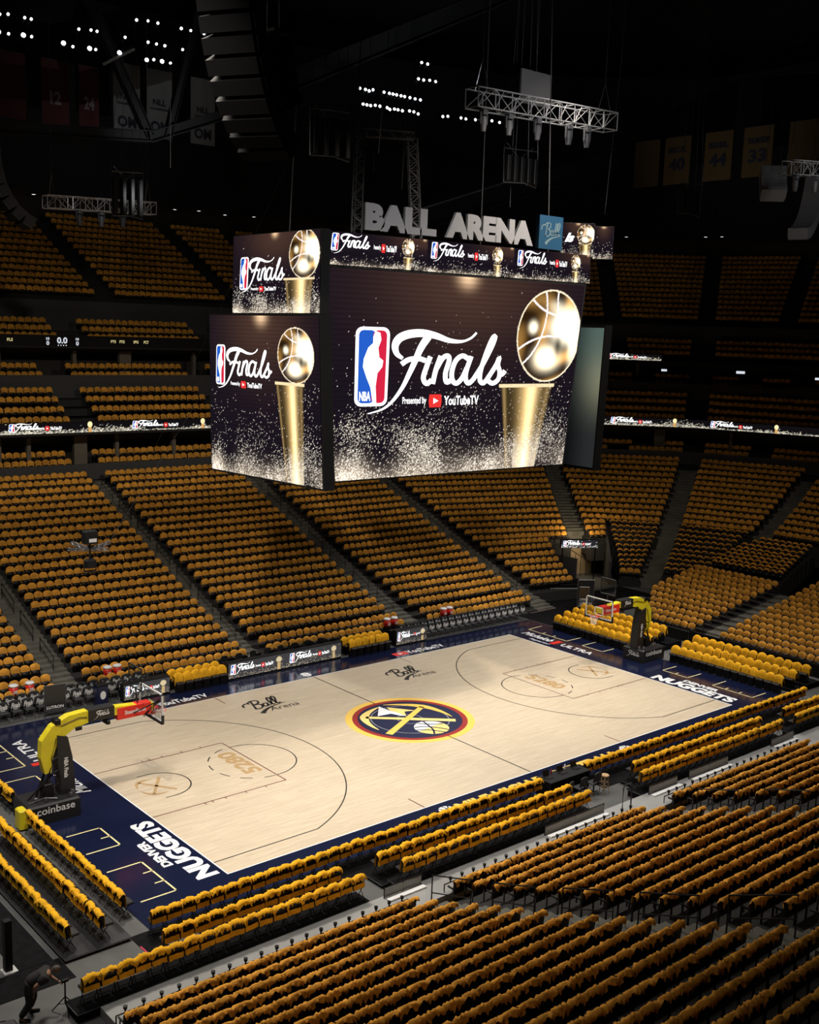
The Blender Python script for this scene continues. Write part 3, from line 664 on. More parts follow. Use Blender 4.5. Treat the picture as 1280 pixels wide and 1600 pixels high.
# ------------------------------------------------------------------ courtside chairs
def leg_mb(folding=True):
    m = MB()
    for s in (-1, 1):
        m.tube([(s*.2, -.09, .82), (s*.2, .05, .42), (s*.2, .26, 0)], .011, 5); m.tube([(s*.19, .22, .44), (s*.19, -.12, 0)], .011, 5)
    m.tube([(-.2, .24, .06), (.2, .24, .06)], .01, 5); m.tube([(-.19, -.10, .06), (.19, -.10, .06)], .01, 5); return m
def pad_mb():
    m = MB(); m.rbox(-.21, .21, -.02, .38, .42, .49, .025); return m
CH = [mb_mesh(backrest(.43, .46, .84), 'backrest', SEAT), mb_mesh(pad_mb(), 'seat', SEAT), mb_mesh(leg_mb(), 'frame', BLACKM)]
def court_geo(i):
    r = np.random.default_rng(200+i); V, F = shirt_geo(seed=100+i, w=.49, top=.90, crown=.075, back=.10, jag=.035, front=.42, thick=.07, n=11, fold=.015)
    V = V.copy(); e = [0, 1, 9, 10] if i % 2 else [0, 10]
    for k in e: V[k*8+7, 2] -= .10; V[k*8+6, 2] -= .05
    n = len(V); W = []
    for x in np.linspace(-.225, .225, 7):
        for z_ in (.60, .53, .45): W.append((x, -.045-.02*(z_ < .5)+r.normal(0, .006), z_+r.normal(0, .008)))
    return np.vstack([V, W]), F+[(n+a*3+b, n+a*3+3+b, n+a*3+4+b, n+a*3+1+b) for a in range(6) for b in range(2)]
CG = [court_geo(i) for i in range(5)]
FG = [shirt_geo(seed=120+i, w=.50, top=.91, crown=.15, back=.30, jag=.04, front=.46, thick=.09, n=9, fold=.018) for i in range(5)]
def geo_mesh(G, m):
    me = D.meshes.new('draped_shirt'); me.from_pydata(G[0].tolist(), [], G[1]); me.polygons.foreach_set('use_smooth', [True]*len(G[1])); me.materials.append(m); return me
CSH = [geo_mesh(g, SHIRT2) for g in CG]; CFS = [geo_mesh(g, SHIRT2) for g in FG]; NSH = [geo_mesh(g, SHIRT) for g in SH_NEAR]
chairroot = {}
def chair(kind, loc, rz, where, group, shirts, meshes, what, cat='chair', shirt=True, sdesc='gold shirt on chair, '):
    lab = what + ', ' + where
    if kind not in chairroot:
        r = thing(kind, loc, lab, cat, group, rz); chairroot[kind] = (r, [link(me.name, me, None, r) for me in meshes])
    else: clone(chairroot[kind][0], chairroot[kind][1], loc, rz, lab, group)
    if shirt:
        me = random.randrange(5); rr_ = rz+random.gauss(0, .05)
        SHL.append((proj(loc)[2], 'court' if shirts is CSH else 'pad', me, (loc[0], loc[1], loc[2]+.002), rr_, (random.choice((-1, 1))*random.uniform(.96, 1.03), 1, random.uniform(.985, 1.015)), sdesc + where, group.replace('chairs', 'shirts on chairs')))
def crow(x0, x1, y, z, where, n=None, pitch=.49):
    n = n or round((x1-x0)/pitch); st = (x1-x0)/n
    for i in range(n):
        chair('folding_chair', (x0+st*(i+.5), y+random.gauss(0, .012), z), random.gauss(0, .02), '%s, %s from the left' % (where, ordw(i+1)), 'near courtside chairs', CSH, CH, 'black folding chair')
crow(-18.15, -1.65, -9.68, .02, 'near sideline front row, left stretch'); crow(.85, 17.6, -9.68, .02, 'near sideline front row, right stretch')
for (x0, x1), n_ in zip(((-18.45, -12.3), (-10.85, -1.45), (2.25, 11.45), (13.4, 17.9)), ('first', 'second', 'third', 'fourth')): crow(x0, x1, -10.98, .15, 'near middle row, %s stretch' % n_)
for (x0, x1), n_ in zip(((-21.3, -12.15), (-10.65, -1.5), (1.5, 11.55), (12.6, 17.9)), ('first', 'second', 'third', 'fourth')): crow(x0, x1, -12.02, .3, 'near rear row, %s stretch' % n_)
def ycol(kind, x, y0, y1, z, where, rz, group, shirts, meshes, what, pitch=.49, gap=None):
    n = round(abs(y1-y0)/pitch); st = (y1-y0)/n
    for i in range(n): chair(kind, (x+random.gauss(0, .015), y0+st*(i+.5), z), rz+random.gauss(0, .03), '%s, %s from the near end' % (where, ordw(i+1)), group, shirts, meshes, what)
HP = math.pi/2
ycol('folding_chair', -18.35, -8.3, -1.0, .02, 'left end front row', -HP, 'left end chairs', CSH, CH, 'black folding chair')
ycol('folding_chair', -19.42, -9.15, -1.1, .12, 'left end middle row', -HP, 'left end chairs', CSH, CH, 'black folding chair')
ycol('folding_chair', -20.44, -9.1, -1.3, .12, 'left end rear row', -HP, 'left end chairs', CSH, CH, 'black folding chair')
ycol('folding_chair', -18.2, .75, 3.7, .02, 'left end beyond the hoop', -HP, 'left end chairs', CSH, CH, 'black folding chair')
# right end: padded chairs on low risers
def barrel():
    m = MB(); V = []; n = 10
    for k in range(n+1):
        t = math.pi*k/n; V.append((.22*math.cos(t), -.05-.10*math.sin(t)*0))
    m = backrest(.45, .30, .88, .12); m.add(*[(lambda b: (b.v, b.f))(pad_mb())][0]); return m
PCH = [mb_mesh(backrest(.46, .40, .88, .12), 'backrest', SEAT), mb_mesh(pad_mb(), 'seat', SEAT), mb_mesh(MB().box(-.17,.17,.0,.3,.0,.42), 'base', BLACKM)]
for k in range(4):
    x = 17.75+.80*k; z = .12*k
    ycol('padded_chair', x, .35+.1*k, 7.1, z+.02, 'right end left group, %s row back' % ordw(k+1), HP, 'right end chairs', CFS, PCH, 'black padded chair', .51)
    if k: tag(MB().box(x-.45, x+(.4 if k < 3 else .9), .2, 7.3, .001, z).build('riser', CARPET), 'black riser behind the right hoop, %s step, left of the base' % ordw(k), 'platform')
for k in range(3):
    x = 18.2+.95*k; z = .15*k
    ycol('padded_chair', x, -8.1-.2*k, -1.25, z+.02, 'right end right group, %s row back' % ordw(k+1), HP, 'right end chairs', CFS, PCH, 'black padded chair', .505)
    if k: tag(MB().box(x-.5, x+(.45 if k < 2 else .8), -8.6, -1.1, .001, z).build('riser', CARPET), 'black riser behind the right baseline, %s step, right of the hoop' % ordw(k), 'platform')
# far sideline: two small yellow groups
for nm, x0, x1 in (('left', -6.95, -4.05), ('right', 3.65, 6.5)):
    for k, y in enumerate((9.55, 10.2)):
        for i in range(6):
            chair('padded_chair', (x0+(x1-x0)/6*(i+.5), y, .02), math.pi+random.gauss(0, .04), 'far sideline %s group, %s row, %s from the left' % (nm, ordw(k+1), ordw(i+1)), 'far sideline chairs', CFS, PCH, 'black padded chair')
# team benches: black chairs with printed black covers
def bench_cover():
    m = MB(); V, F = shirt_geo(seed=5, w=.46, top=.90, crown=.05, front=.42, back=.3, jag=.0, fold=.004); m.add(V, F); return m
m_ = bench_cover(); me_cov = mb_mesh(m_, 'seat_cover', mat('black_fabric', (.02, .02, .022), .85))
m_ = MB(); put_text(m_, 'Finals', lambda u, v: (.205-.41*u, .085+.012, .57+.23*v), .03, .3)
put_text(m_, '2023', lambda u, v: (.1-.2*u, .097, .50+.06*v), .02, 0); me_pr = mb_mesh(m_, 'white_print', WHITE)
m_ = MB()
for s_ in (-1, 1): m_.tube([(s_*.21, .34, 0), (s_*.19, .36, .42), (s_*.19, 0, .44), (s_*.21, -.12, 0)], .014, 5)
m_.tube([(-.2, .36, .42), (.2, .36, .42)], .012, 5); m_.tube([(-.21, .34, .1), (.21, .34, .1)], .012, 5)
BCH = [mb_mesh(backrest(.43, .46, .86), 'backrest', SEAT), mb_mesh(pad_mb(), 'seat', mat('dark_grey_pad', (.03, .03, .032), .5)), mb_mesh(m_, 'frame', GREYM), me_cov, me_pr]
for nm, x0, x1, n in (('left', -15.9, -7.9, 14), ('right', 8.0, 17.8, 18)):
    for k, y in enumerate((10.05, 10.75)):
        for i in range(n):
            chair('bench_chair', (x0+(x1-x0)/n*(i+.5), y-.25+(.35 if nm == 'left' else -.05), .02), math.pi, '%s bench, %s row, %s from the left' % (nm, ordw(k+1), ordw(i+1)), '%s team bench chairs' % nm, None, BCH, 'black chair with white printed cover', shirt=False)
# all shirts: the 300 that show largest are objects, the rest one object
SHL.sort(key=lambda a: a[0])
SM = {'near': NSH, 'court': CSH, 'pad': CFS}; SG = {'near': SH_NEAR, 'court': CG, 'pad': FG}; RESTS = {(k, v): [] for k in SG for v in range(5)}; nb = 0
for zc, k, v, loc, rz, sc, lab, grp in SHL:
    u_, v_, _ = proj((loc[0], loc[1], loc[2]+.8))
    if nb < 300 and -8 < u_ < 1288 and v_ < 1606:
        o = D.objects.new('draped_shirt', SM[k][v]); COL.objects.link(o); o.location = loc; o.rotation_euler = (0, 0, rz); o.scale = sc; tag(o, lab, 'shirt', grp); nb += 1
    else: RESTS[(k, v)].append(TR(*loc, rz, *sc))
items = []
for st, G in (('near', SH_NEAR), ('stand', SH_STAND), ('far', SH_FAR), ('dark', SH_THIN)):
    for k in range(5): items.append((*G[k % len(G)], SV[st][k], 0))
for (k, v), T in RESTS.items(): items.append((*SG[k][v], T, 0 if k == 'near' else 1))
o = inst_mesh('draped_shirts', items, SHIRT); o.data.materials.append(SHIRT2)
tag(o, 'gold shirts draped over the seats of every stand around the court', 'shirts', kind='stuff')
# drink coolers
def cooler(x, y, z, label, r=.2, h=.42):
    t = thing('drink_cooler', (x, y, z), label, 'cooler', 'red drink coolers by the benches')
    MB().lathe([(0, .001), (r*.86, .001), (r, h*.5), (r*1.0, h), (0, h)], n=18).build('body', REDV, t, True)
    MB().lathe([(0, h), (r*1.06, h), (r*1.06, h+.06), (r*.8, h+.10), (0, h+.10)], n=18).build('lid', WHITE, t, True)
    m = MB(); put_text(m, '28', lambda u, v: ((u-.5)*.2, -r-.004, h*.3+v*.16), .03); m.build('lettering', WHITE, t)
for i, (x, y) in enumerate(((-14.1, 11.25), (-13.35, 11.25), (-9.45, 11.45), (-8.95, 11.45), (7.6, 11.0), (8.15, 11.0), (12.0, 11.0), (12.5, 11.0))):
    cooler(x, y, .75, 'red drink cooler with white lid on a black stand, %s from the left' % ordw(i+1))
    t = thing('cooler_stand', (x, y, 0), 'black stand under the red cooler that is %s from the left' % ordw(i+1), 'stand', 'black cooler stands')
    MB().box(-.22, .22, -.2, .2, .70, .748).build('top', BLACK, t)
    for a_ in (-1, 1):
        for b_ in (-1, 1): MB().box(a_*.19-.02, a_*.19+.02, b_*.17-.02, b_*.17+.02, .001, .70).build('leg', BLACKM, t)

# ------------------------------------------------------------------ LED pictures (computed colours on a fine grid)
def led_panel(name, P, nx, ny, fn, parent, s=1.0):
    """P: 4 corners bl, br, tr, tl; picture as per-vertex emission colour"""
    bl, br, tr, tl = [np.array(p, float) for p in P]; u, v = np.meshgrid(np.linspace(0, 1, nx), np.linspace(0, 1, ny))
    U, V = u.ravel()[:, None], v.ravel()[:, None]
    X = bl*(1-U)*(1-V)+br*U*(1-V)+tr*U*V+tl*(1-U)*V
    i = np.arange((nx-1)*(ny-1)); r, c = i//(nx-1), i % (nx-1); a = r*nx+c; F = np.stack([a, a+1, a+nx+1, a+nx], 1)
    me = D.meshes.new(name); me.vertices.add(len(X)); me.vertices.foreach_set('co', X.ravel().astype('f4'))
    me.loops.add(F.size); me.loops.foreach_set('vertex_index', F.ravel().astype('i4'))
    me.polygons.add(len(F)); me.polygons.foreach_set('loop_start', (np.arange(len(F))*4).astype('i4')); me.update(calc_edges=True)
    ca = me.color_attributes.new('pic', 'FLOAT_COLOR', 'POINT'); col = np.ones((len(X), 4), 'f4'); col[:, :3] = fn(U[:, 0], V[:, 0]); ca.data.foreach_set('color', col.ravel())
    return link(name, me, led_mat('led_picture' if s == 1 else 'led_picture_%d' % int(s*100), s), parent)
def mixc(a, b, t): return a*(1-t[:, None]) + np.array(b)*t[:, None]
def sstep(a, b, x): t = np.clip((x-a)/(b-a), 0, 1); return t*t*(3-2*t)
def trophy_pic(asp, ball, cup, part=1.0, warm=(.5, .97), dark=False, wave=True):
    """background, golden ball on a flared cup and drifting sparks"""
    bx, by, br, bry = ball; c0, c1, cy, cb0, cb1 = cup
    def fn(u, v):
        x = u*asp; n = len(u); C = np.zeros((n, 3)) + np.array([.009, .006, .011])
        glow = np.exp(-(((x-warm[0]*asp)/(.33*asp))**2 + ((v-warm[1])/.33)**2)); C += glow[:, None]*np.array([.055, .026, .012])
        core = np.exp(-(((x-warm[0]*asp)/.06)**2 + ((v-1.0)/.05)**2)); C += core[:, None]*np.array([.9, .6, .35])
        C += (np.sin(v*260)*.5+.5)[:, None]*C*.25
        # cup
        t = np.clip((cy-v)/max(cy, 1e-3), 0, 1); xl = (c0*(1-t)+cb0*t)*asp; xr = (c1*(1-t)+cb1*t)*asp; q = (x-xl)/(xr-xl)
        inc = (q > 0) & (q < 1) & (v < cy)
        g = np.array([.35, .19, .05])*0 + 1
        sh = .05+1.0*np.exp(-((q-.56)/.19)**2)+.30*np.exp(-((q-.05)/.035)**2)+.22*np.exp(-((q-.92)/.05)**2)
        cc = sh[:, None]*np.array([.95, .62, .24]) + np.exp(-((q-.60)/.10)**2)[:, None]*np.array([.7, .6, .35])
        cc += (sstep(.25, 0, v)*.55*(q > .25))[:, None]*np.array([1, .9, .7]); C[inc] = cc[inc]
        lip = (np.abs(v-cy) < .010) & (q > -.04) & (q < 1.04); C[lip] = (1.1, .85, .5)
        # ball
        X = (x-bx*asp)/(br*asp); Y = (v-by)/bry; r = np.sqrt(X*X+Y*Y); inb = r < 1
        Z = np.sqrt(np.clip(1-r*r, 0, 1))
        f = .5+.5*np.sin(3.4*X+5.2*Y+2.9*np.sin(2.2*X-2.4*Y+.7)+1.6)
        f = f**1.6*(.35+.65*sstep(-.9, .5, X-.3*Y+.35*np.sin(4*Y))); base = mixc(np.zeros((n, 3))+np.array([.028, .012, .004]), (1.0, .52, .13), f)
        for hx_, hy_, wx_, wy_, a_ in ((.48, .22, .42, .34, 3.2), (.80, .0, .16, .62, 1.8), (-.02, -.48, .36, .24, 2.6), (-.52, .18, .13, .13, 2.0), (.1, .62, .25, .14, .8)):
            hl = np.exp(-(((X-hx_)/wx_)**2+((Y-hy_)/wy_)**2)**1.3); base += (hl*a_)[:, None]*np.array([1, .90, .66])
        dk = np.exp(-(((X-.30)/.12)**2+((Y+.22)/.26)**2)); base *= (1-.8*dk)[:, None]
        dk = np.exp(-(((X+.25)/.30)**2+((Y-.55)/.22)**2)); base *= (1-.75*dk)[:, None]
        lw = .024/max(br*asp, .12)*.35
        for cx_, cy_, rr in ((1.5, .9, 1.35), (-1.45, .5, 1.3), (.1, -1.9, 1.9), (.3, 1.9, 1.45)):
            ln = np.abs(np.sqrt((X-cx_)**2+(Y-cy_)**2)-rr) < .022; base[ln] = (1.3, 1.15, 1.1)
        rim = r > .965; base[rim] = (1.25, 1.05, .75); C[inb] = base[inb]
        # sparks
        R = rng.random(n); cl = .5+.5*np.sin(9*u+3*np.sin(5*u)+6*v)*np.cos(7*u-9*v)
        dens = .62*np.exp(-(v/.11)**1.5) + .42*np.exp(-(((u-cb1-.04)/.07)**2))*np.exp(-((v-.2)/.24)**2) + .05*np.exp(-(v/.4)**2)
        if wave: dens += .55*np.exp(-((v-(.27-.45*u))/(.05+.12*u))**2)*(u < .42)
        dens += .5*np.exp(-(v/.16)**2)*sstep(.55, 1, .5+.5*np.sin(23*u+4*np.sin(11*u))*np.cos(17*v+5*u)); dens *= part*(.12+1.05*cl**1.6); on = (R < dens) & ~(inb)
        lum = (.35+1.5*rng.random(n)**2); C[on] = (lum[:, None]*np.array([1, .90, .76]))[on]
        soft = np.exp(-(v/.09)**2)*part; C += (soft*.42*cl)[:, None]*np.array([1, .80, .58])
        return C
    return fn
def badge(parent, M, z=0):
    """league badge: white rounded frame, blue and red halves, white player"""
    def rr(m, x0, x1, y0, y1, r, M):
        P = []
        for cx, cy, a in ((x1-r, y0+r*.45, -90), (x1-r, y1-r*.45, 0), (x0+r, y1-r*.45, 90), (x0+r, y0+r*.45, 180)):
            for k in range(5): t = math.radians(a+22.5*k); P.append((cx+r*math.cos(t), cy+r*.45*math.sin(t)))
        poly(m, P, M)
    m = MB(); rr(m, 0, 1, 0, 1, .2, lambda x, y: M(x, y, 0)); o = m.build('badge_frame', W_E, parent)
    m = MB(); rr(m, .09, .58, .04, .96, .14, lambda x, y: M(x, y, 1)); m.build('badge_blue', B_E, o)
    m = MB(); rr(m, .5, .91, .04, .96, .14, lambda x, y: M(x, y, 1.3)); m.build('badge_red', PK_E, o)
    m = MB(); poly(m, [(.55,.03),(.66,.03),(.62,.25),(.66,.42),(.80,.50),(.82,.58),(.70,.62),(.66,.74),(.74,.84),(.70,.93),(.56,.95),(.50,.88),(.50,.80),(.36,.74),(.24,.60),(.22,.50),(.34,.36),(.46,.24)], lambda x, y: M(x, y, 2)); m.build('badge_player', W_E, o)
    m = MB(); put_text(m, 'NBA', lambda u, v: M(.13+.34*u, .07+.12*v, 2.4), .03); m.build('badge_letters', W_E, o)
FS = [[(602,512),(585,498),(580,475),(592,453),(620,440),(660,436),(700,443),(740,456),(780,458),(808,447),(825,430)],
      [(676,446),(655,480),(638,520),(620,560),(600,600),(570,640),(540,662),(500,673)], [(598,529),(620,515),(650,512),(670,518)],
      [(684,505),(672,540),(664,570),(674,587),(690,576)], [(716,503),(702,545),(693,588)], [(702,545),(722,510),(738,503),(742,518),(732,556),(736,583),(752,576)],
      [(804,512),(784,502),(764,516),(753,546),(754,575),(768,587),(786,570),(800,538)], [(812,503),(798,550),(798,576),(808,587),(822,576)],
      [(822,576),(850,530),(878,470),(886,440),(876,450),(858,500),(845,550),(845,578),(856,587),(868,576)],
      [(868,576),(896,530),(905,506),(902,530),(910,552),(906,576),(888,588),(870,578)], [(908,556),(918,560),(928,548)]]
def finals(mb, M, wd=15):
    """script word fitted in the unit square"""
    f = lambda x, y: ((x-500)/428, 1-(y-428)/248)
    for i, p in enumerate(FS):
        w_ = (lambda t: 7+17*math.sin(math.pi*min(1, t*1.15+.05))) if i == 0 else (lambda t: 20*(1-t)+3) if i == 1 else wd
        P = smooth_path(p, 4); L = []; R = []
        for k, q in enumerate(P):
            d = P[min(k+1, len(P)-1)]-P[max(k-1, 0)]; d = d/(np.linalg.norm(d)+1e-9); n = np.array([-d[1], d[0]]); h = (w_ if not callable(w_) else w_(k/(len(P)-1)))/2
            L.append(f(*(q+n*h))); R.append(f(*(q-n*h)))
        n = len(P); mb.add([M(*a) for a in L]+[M(*a) for a in R], [(k, n+k, n+k+1, k+1) for k in range(n-1)])
def overlay(parent, M, bd, fi, sub_, wd=15):
    """M(u,v,layer)->xyz; rectangles are (u0,u1,v0,v1)"""
    badge(parent, lambda a, b, l: M(bd[0]+(bd[1]-bd[0])*(a+.12*(b-.5)), bd[2]+(bd[3]-bd[2])*b, 1+l))
    m = MB(); finals(m, lambda a, b: M(fi[0]+(fi[1]-fi[0])*a, fi[2]+(fi[3]-fi[2])*b, 4), wd); m.build('script_lettering', W_E, parent)
    u0, u1, v0, v1 = sub_; s = lambda a, b, l=4: M(u0+(u1-u0)*a, v0+(v1-v0)*b, l)
    m = MB(); put_text(m, 'Presented by', lambda a, b: s(.30*a, .12+.75*b), .015); put_text(m, 'YouTubeTV', lambda a, b: s(.53+.47*a, .1+.8*b), .03); m.build('sponsor_lettering', W_E, parent)
    m = MB(); poly(m, [(.34,-.05),(.49,-.05),(.50,.5),(.49,1.05),(.34,1.05),(.33,.5)], lambda a, b: s(a, b)); o = m.build('red_play_badge', R_E, parent)
    m = MB(); poly(m, [(.39,.25),(.455,.5),(.39,.75)], lambda a, b: s(a, b, 5)); m.build('play_triangle', W_E, o)

# ------------------------------------------------------------------ centre-hung scoreboard
sb = thing('scoreboard', (0, 0, 11.7), 'huge four-sided hanging video scoreboard above centre court with gold trophy pictures', 'scoreboard')
def up(mbx): return mbx.xf(Matrix.Translation((0, 0, -11.7)))
def panel_map(P, nrm, eps=.012):
    bl, br, tr, tl = [np.array(p, float)-np.array([0, 0, 11.7]) for p in P]; nrm = np.array(nrm, float)
    return (lambda u, v, l=0: tuple(bl*(1-u)*(1-v)+br*u*(1-v)+tr*u*v+tl*(1-u)*v+nrm*eps*(l+1))), [bl, br, tr, tl]
def casing(P, nrm, depth=.35, pad=.12):
    b = [np.array(p, float)-np.array([0, 0, 11.7]) for p in P]; c = sum(b)/4; n = np.array(nrm, float)
    q = [p+(p-c)/np.linalg.norm(p-c)*pad for p in b]; m = MB()
    m.hexa([tuple(q[0]-n*depth), tuple(q[1]-n*depth), tuple(q[1]-n*.02), tuple(q[0]-n*.02), tuple(q[3]-n*depth), tuple(q[2]-n*depth), tuple(q[2]-n*.02), tuple(q[3]-n*.02)]); return m
FRONT = [(-7.09,-3.28,11.93), (5.78,-3.28,11.93), (6.62,-3.3,19.95), (-7.78,-3.3,19.87)]
casing(FRONT, (0,-1,0)).build('front_casing', BLACK, sb)
Mf, Pf = panel_map(FRONT, (0,-1,0))
led_panel('front_screen', Pf, 440, 270, trophy_pic(1.75, (.862,.715,.146,.25), (.665,.90,.445,.71,.855)), sb)
overlay(sb, Mf, (.085,.205,.355,.735), (.125,.672,.315,.725), (.255,.565,.345,.405))
LOW = [(-8.15,4.0,11.65), (-7.65,-3.25,11.67), (-8.2,-3.55,18.08), (-8.2,4.15,18.04)]
casing(LOW, (-1,0,0), .5).build('side_casing', BLACK, sb)
Ml, Pl = panel_map(LOW, (-1,0,0))
led_panel('side_screen', Pl, 250, 230, trophy_pic(1.2, (.80,.77,.155,.165), (.625,.86,.60,.70,.85), part=1.1, wave=False), sb)
overlay(sb, Ml, (.065,.155,.56,.815), (.09,.60,.535,.80), (.215,.51,.552,.592), 14)
UPL = [(-8.15,2.45,18.15), (-8.15,-3.5,18.2), (-8.15,-3.5,21.18), (-8.15,2.4,21.15)]
casing(UPL, (-1,0,0), .4, .06).build('upper_side_casing', BLACK, sb)
Mu, Pu = panel_map(UPL, (-1,0,0))
led_panel('upper_side_screen', Pu, 190, 120, trophy_pic(1.9, (.83,.72,.165,.30), (.62,.93,.42,.66,.90)), sb)
overlay(sb, Mu, (.095,.195,.30,.72), (.13,.63,.26,.70), (.24,.54,.275,.335), 14)
RIB = [(-7.78,-3.32,19.98), (6.9,-3.32,20.05), (6.85,-3.32,21.28), (-7.72,-3.32,21.17)]
casing(RIB, (0,-1,0), .4, .03).build('ribbon_casing', BLACK, sb)
Mr, Pr = panel_map(RIB, (0,-1,0))
def ribbon_pic(asp, period, bal, cup_, part=.8, wp=None):
    base = trophy_pic(asp*period, bal, cup_, part, warm=(.97, 1.0), wave=False)
    return lambda u, v: base(np.mod(u, period)/period, v)
led_panel('ribbon_screen', Pr, 560, 46, ribbon_pic(11.8, 1/3, (.80,.70,.062,.27), (.755,.845,.38,.765,.835)), sb)
for k in range(3):
    f = lambda a, b, l, k=k: Mr((k+a)/3, b, l)
    overlay(sb, f, (.04,.105,.42,.95), (.06,.40,.33,.95), (.44,.67,.48,.72), 17)
casing([(-7.6,-3.3,19.86),(6.6,-3.3,19.96),(6.6,-3.3,20.04),(-7.6,-3.3,19.94)], (0,-1,0), .1, .0).build('trim_bar', ALU, sb)
m = MB(); m.box(-7.4, 6.6, -2.9, 3.2, 18.3, 21.1); m.box(-7.3, 6.3, 2.9, 3.3, 12, 21); m.box(-3, 3, -1.5, 1.5, 21.1, 21.3); up(m).build('core_frame', BLACK, sb)
# inner face of the far end screen, seen past the front screen
RIN = [(7.35,-3.75,11.72), (7.35,-.9,11.72), (7.75,-.6,18.1), (7.75,-3.62,18.1)]
m_ = casing([RIN[1], RIN[0], RIN[3], RIN[2]], (-1,0,0), .5, .14); m_.build('end_casing', mat('matt_black_casing', (.002, .002, .002), .9, spec=.05), sb)
_, Pi = panel_map([RIN[1], RIN[0], RIN[3], RIN[2]], (-1,0,0))
def dim_pic(u, v):
    C = np.zeros((len(u), 3)); g = np.exp(-((u-.95)/.45)**2)
    C += (g*sstep(.2, 1, v))[:, None]*np.array([.06, .10, .085]); C += (np.exp(-(((u-1.05)/.35)**2+((v-.62)/.2)**2)))[:, None]*np.array([.14, .12, .06]); C += (g*.03)[:, None]*np.array([.7, .75, .8]); return C
led_panel('end_screen', Pi, 40, 60, dim_pic, sb)
m = MB()
for cx, word, x0, x1 in ((0, 'BALL', -6.05, -2.48), (0, 'ARENA', -1.95, 3.02)):
    o_ = np.array([x0, -3.38, 21.33 if word == 'BALL' else 21.38]); ex = np.array([x1-x0, 0, .03 if word == 'BALL' else .02]); ey = np.array([0, 0, 1.0])
    V, F = text_geo(word, .065); 
    n0 = len(V); Vf = [tuple(o_+ex*a+ey*b) for a, b in V]; Vb = [(x, y+.12, z) for x, y, z in Vf]
    ed = {}
    for f in F:
        for i in range(len(f)): e = (f[i], f[(i+1) % len(f)]); ed[e] = ed.get((e[1], e[0]), None) is None and True
    bnd = [e for e in ed if (e[1], e[0]) not in ed]
    mm = MB(); mm.add(Vf+Vb, list(F)+[tuple(n0+i for i in reversed(f)) for f in F]+[(e[0], n0+e[0], n0+e[1], e[1]) for e in bnd])
    up(mm).build('channel_letters', mat('grey_letter_face', (.20, .20, .215), .5), sb)
m = MB(); m.box(3.25, 4.72, -3.5, -3.3, 21.33, 22.72); bs = up(m).build('blue_sign', mat('blue_sign_face', (.003, .034, .075), .5), sb)
m = MB(); ball_script(m, lambda x, y: (3.4+x*1.15, -3.51, 21.55-11.7+y*.9), .05); m.build('script_lettering', mat('silver_script', (.08, .12, .14), .5), bs)
for (x, y, wd, a_), (nx_, f_) in zip(((7.2, -2.2, 1.5, -38), (9.0, -2.2, .92, -40)), ((70, trophy_pic(1.1, (.75,.66,.27,.31), (.55,.92,.40,.6,.9), wave=False)), (40, trophy_pic(.6, (5,.5,.1,.1), (5,5.1,.1,5,5.1), wave=False)))):
    c_, s_ = math.cos(math.radians(a_)), math.sin(math.radians(a_)); h = wd/2; z0 = 21.3; z1 = 22.76
    P = [(x-c_*h, y-s_*h, z0), (x+c_*h, y+s_*h, z0), (x+c_*h, y+s_*h, z1), (x-c_*h, y-s_*h, z1)]; nn = (s_, -c_, 0)
    casing(P, nn, .3, .03).build('corner_casing', BLACK, sb); M_, P_ = panel_map(P, nn); led_panel('corner_screen', P_, nx_, 70, f_, sb)
    if nx_ == 70:
        m = MB(); finals(m, lambda u, v: M_(-.62+1.08*u, .38+.34*v, 3), 13) if False else put_text(m, 'ls', lambda u, v: M_(.1+.3*u, .42+.28*v, 3), .05, .4); m.build('script_lettering', W_E, sb)
# hoist cables and lattice towers holding the board
def lattice(mb, a, b, w=.35, n=10, r=.018):
    a, b = Vector(a), Vector(b); d = (b-a).normalized(); s = d.cross(Vector((0, 0, 1)));
    if s.length < .1: s = d.cross(Vector((0, 1, 0)))
    s.normalize(); t = d.cross(s); C4 = [(s+t)*w/2, (s-t)*w/2, (-s-t)*w/2, (-s+t)*w/2]
    for c in C4: mb.tube([a+c, b+c], r*1.5, 5)
    for i in range(n):
        p, q = a+(b-a)*i/n, a+(b-a)*(i+1)/n
        for k in range(4):
            c, e = C4[k], C4[(k+1) % 4]; mb.tube([p+c, q+e] if i % 2 else [p+e, q+c], r, 4); mb.tube([q+c, q+e], r, 4)
m = MB()
for x0, x1 in ((-5.0, -3.4), (-1.9, -.6)): lattice(m, (x0, -1.5, 9.6), (x1, .5, 13.9), .4, 12, .02)
lattice(m, (-3.4, .5, 13.9), (-.6, .5, 14.1), .3, 8, .018)
for x, y in ((-5.5,-2), (5.5,-2), (-5.5,2.4), (5.5,2.4)): m.tube([(x, y, 9.4), (x*.9, y*.8, 28)], .025, 5)
m.build('hoist_lattice', GREYM, sb)

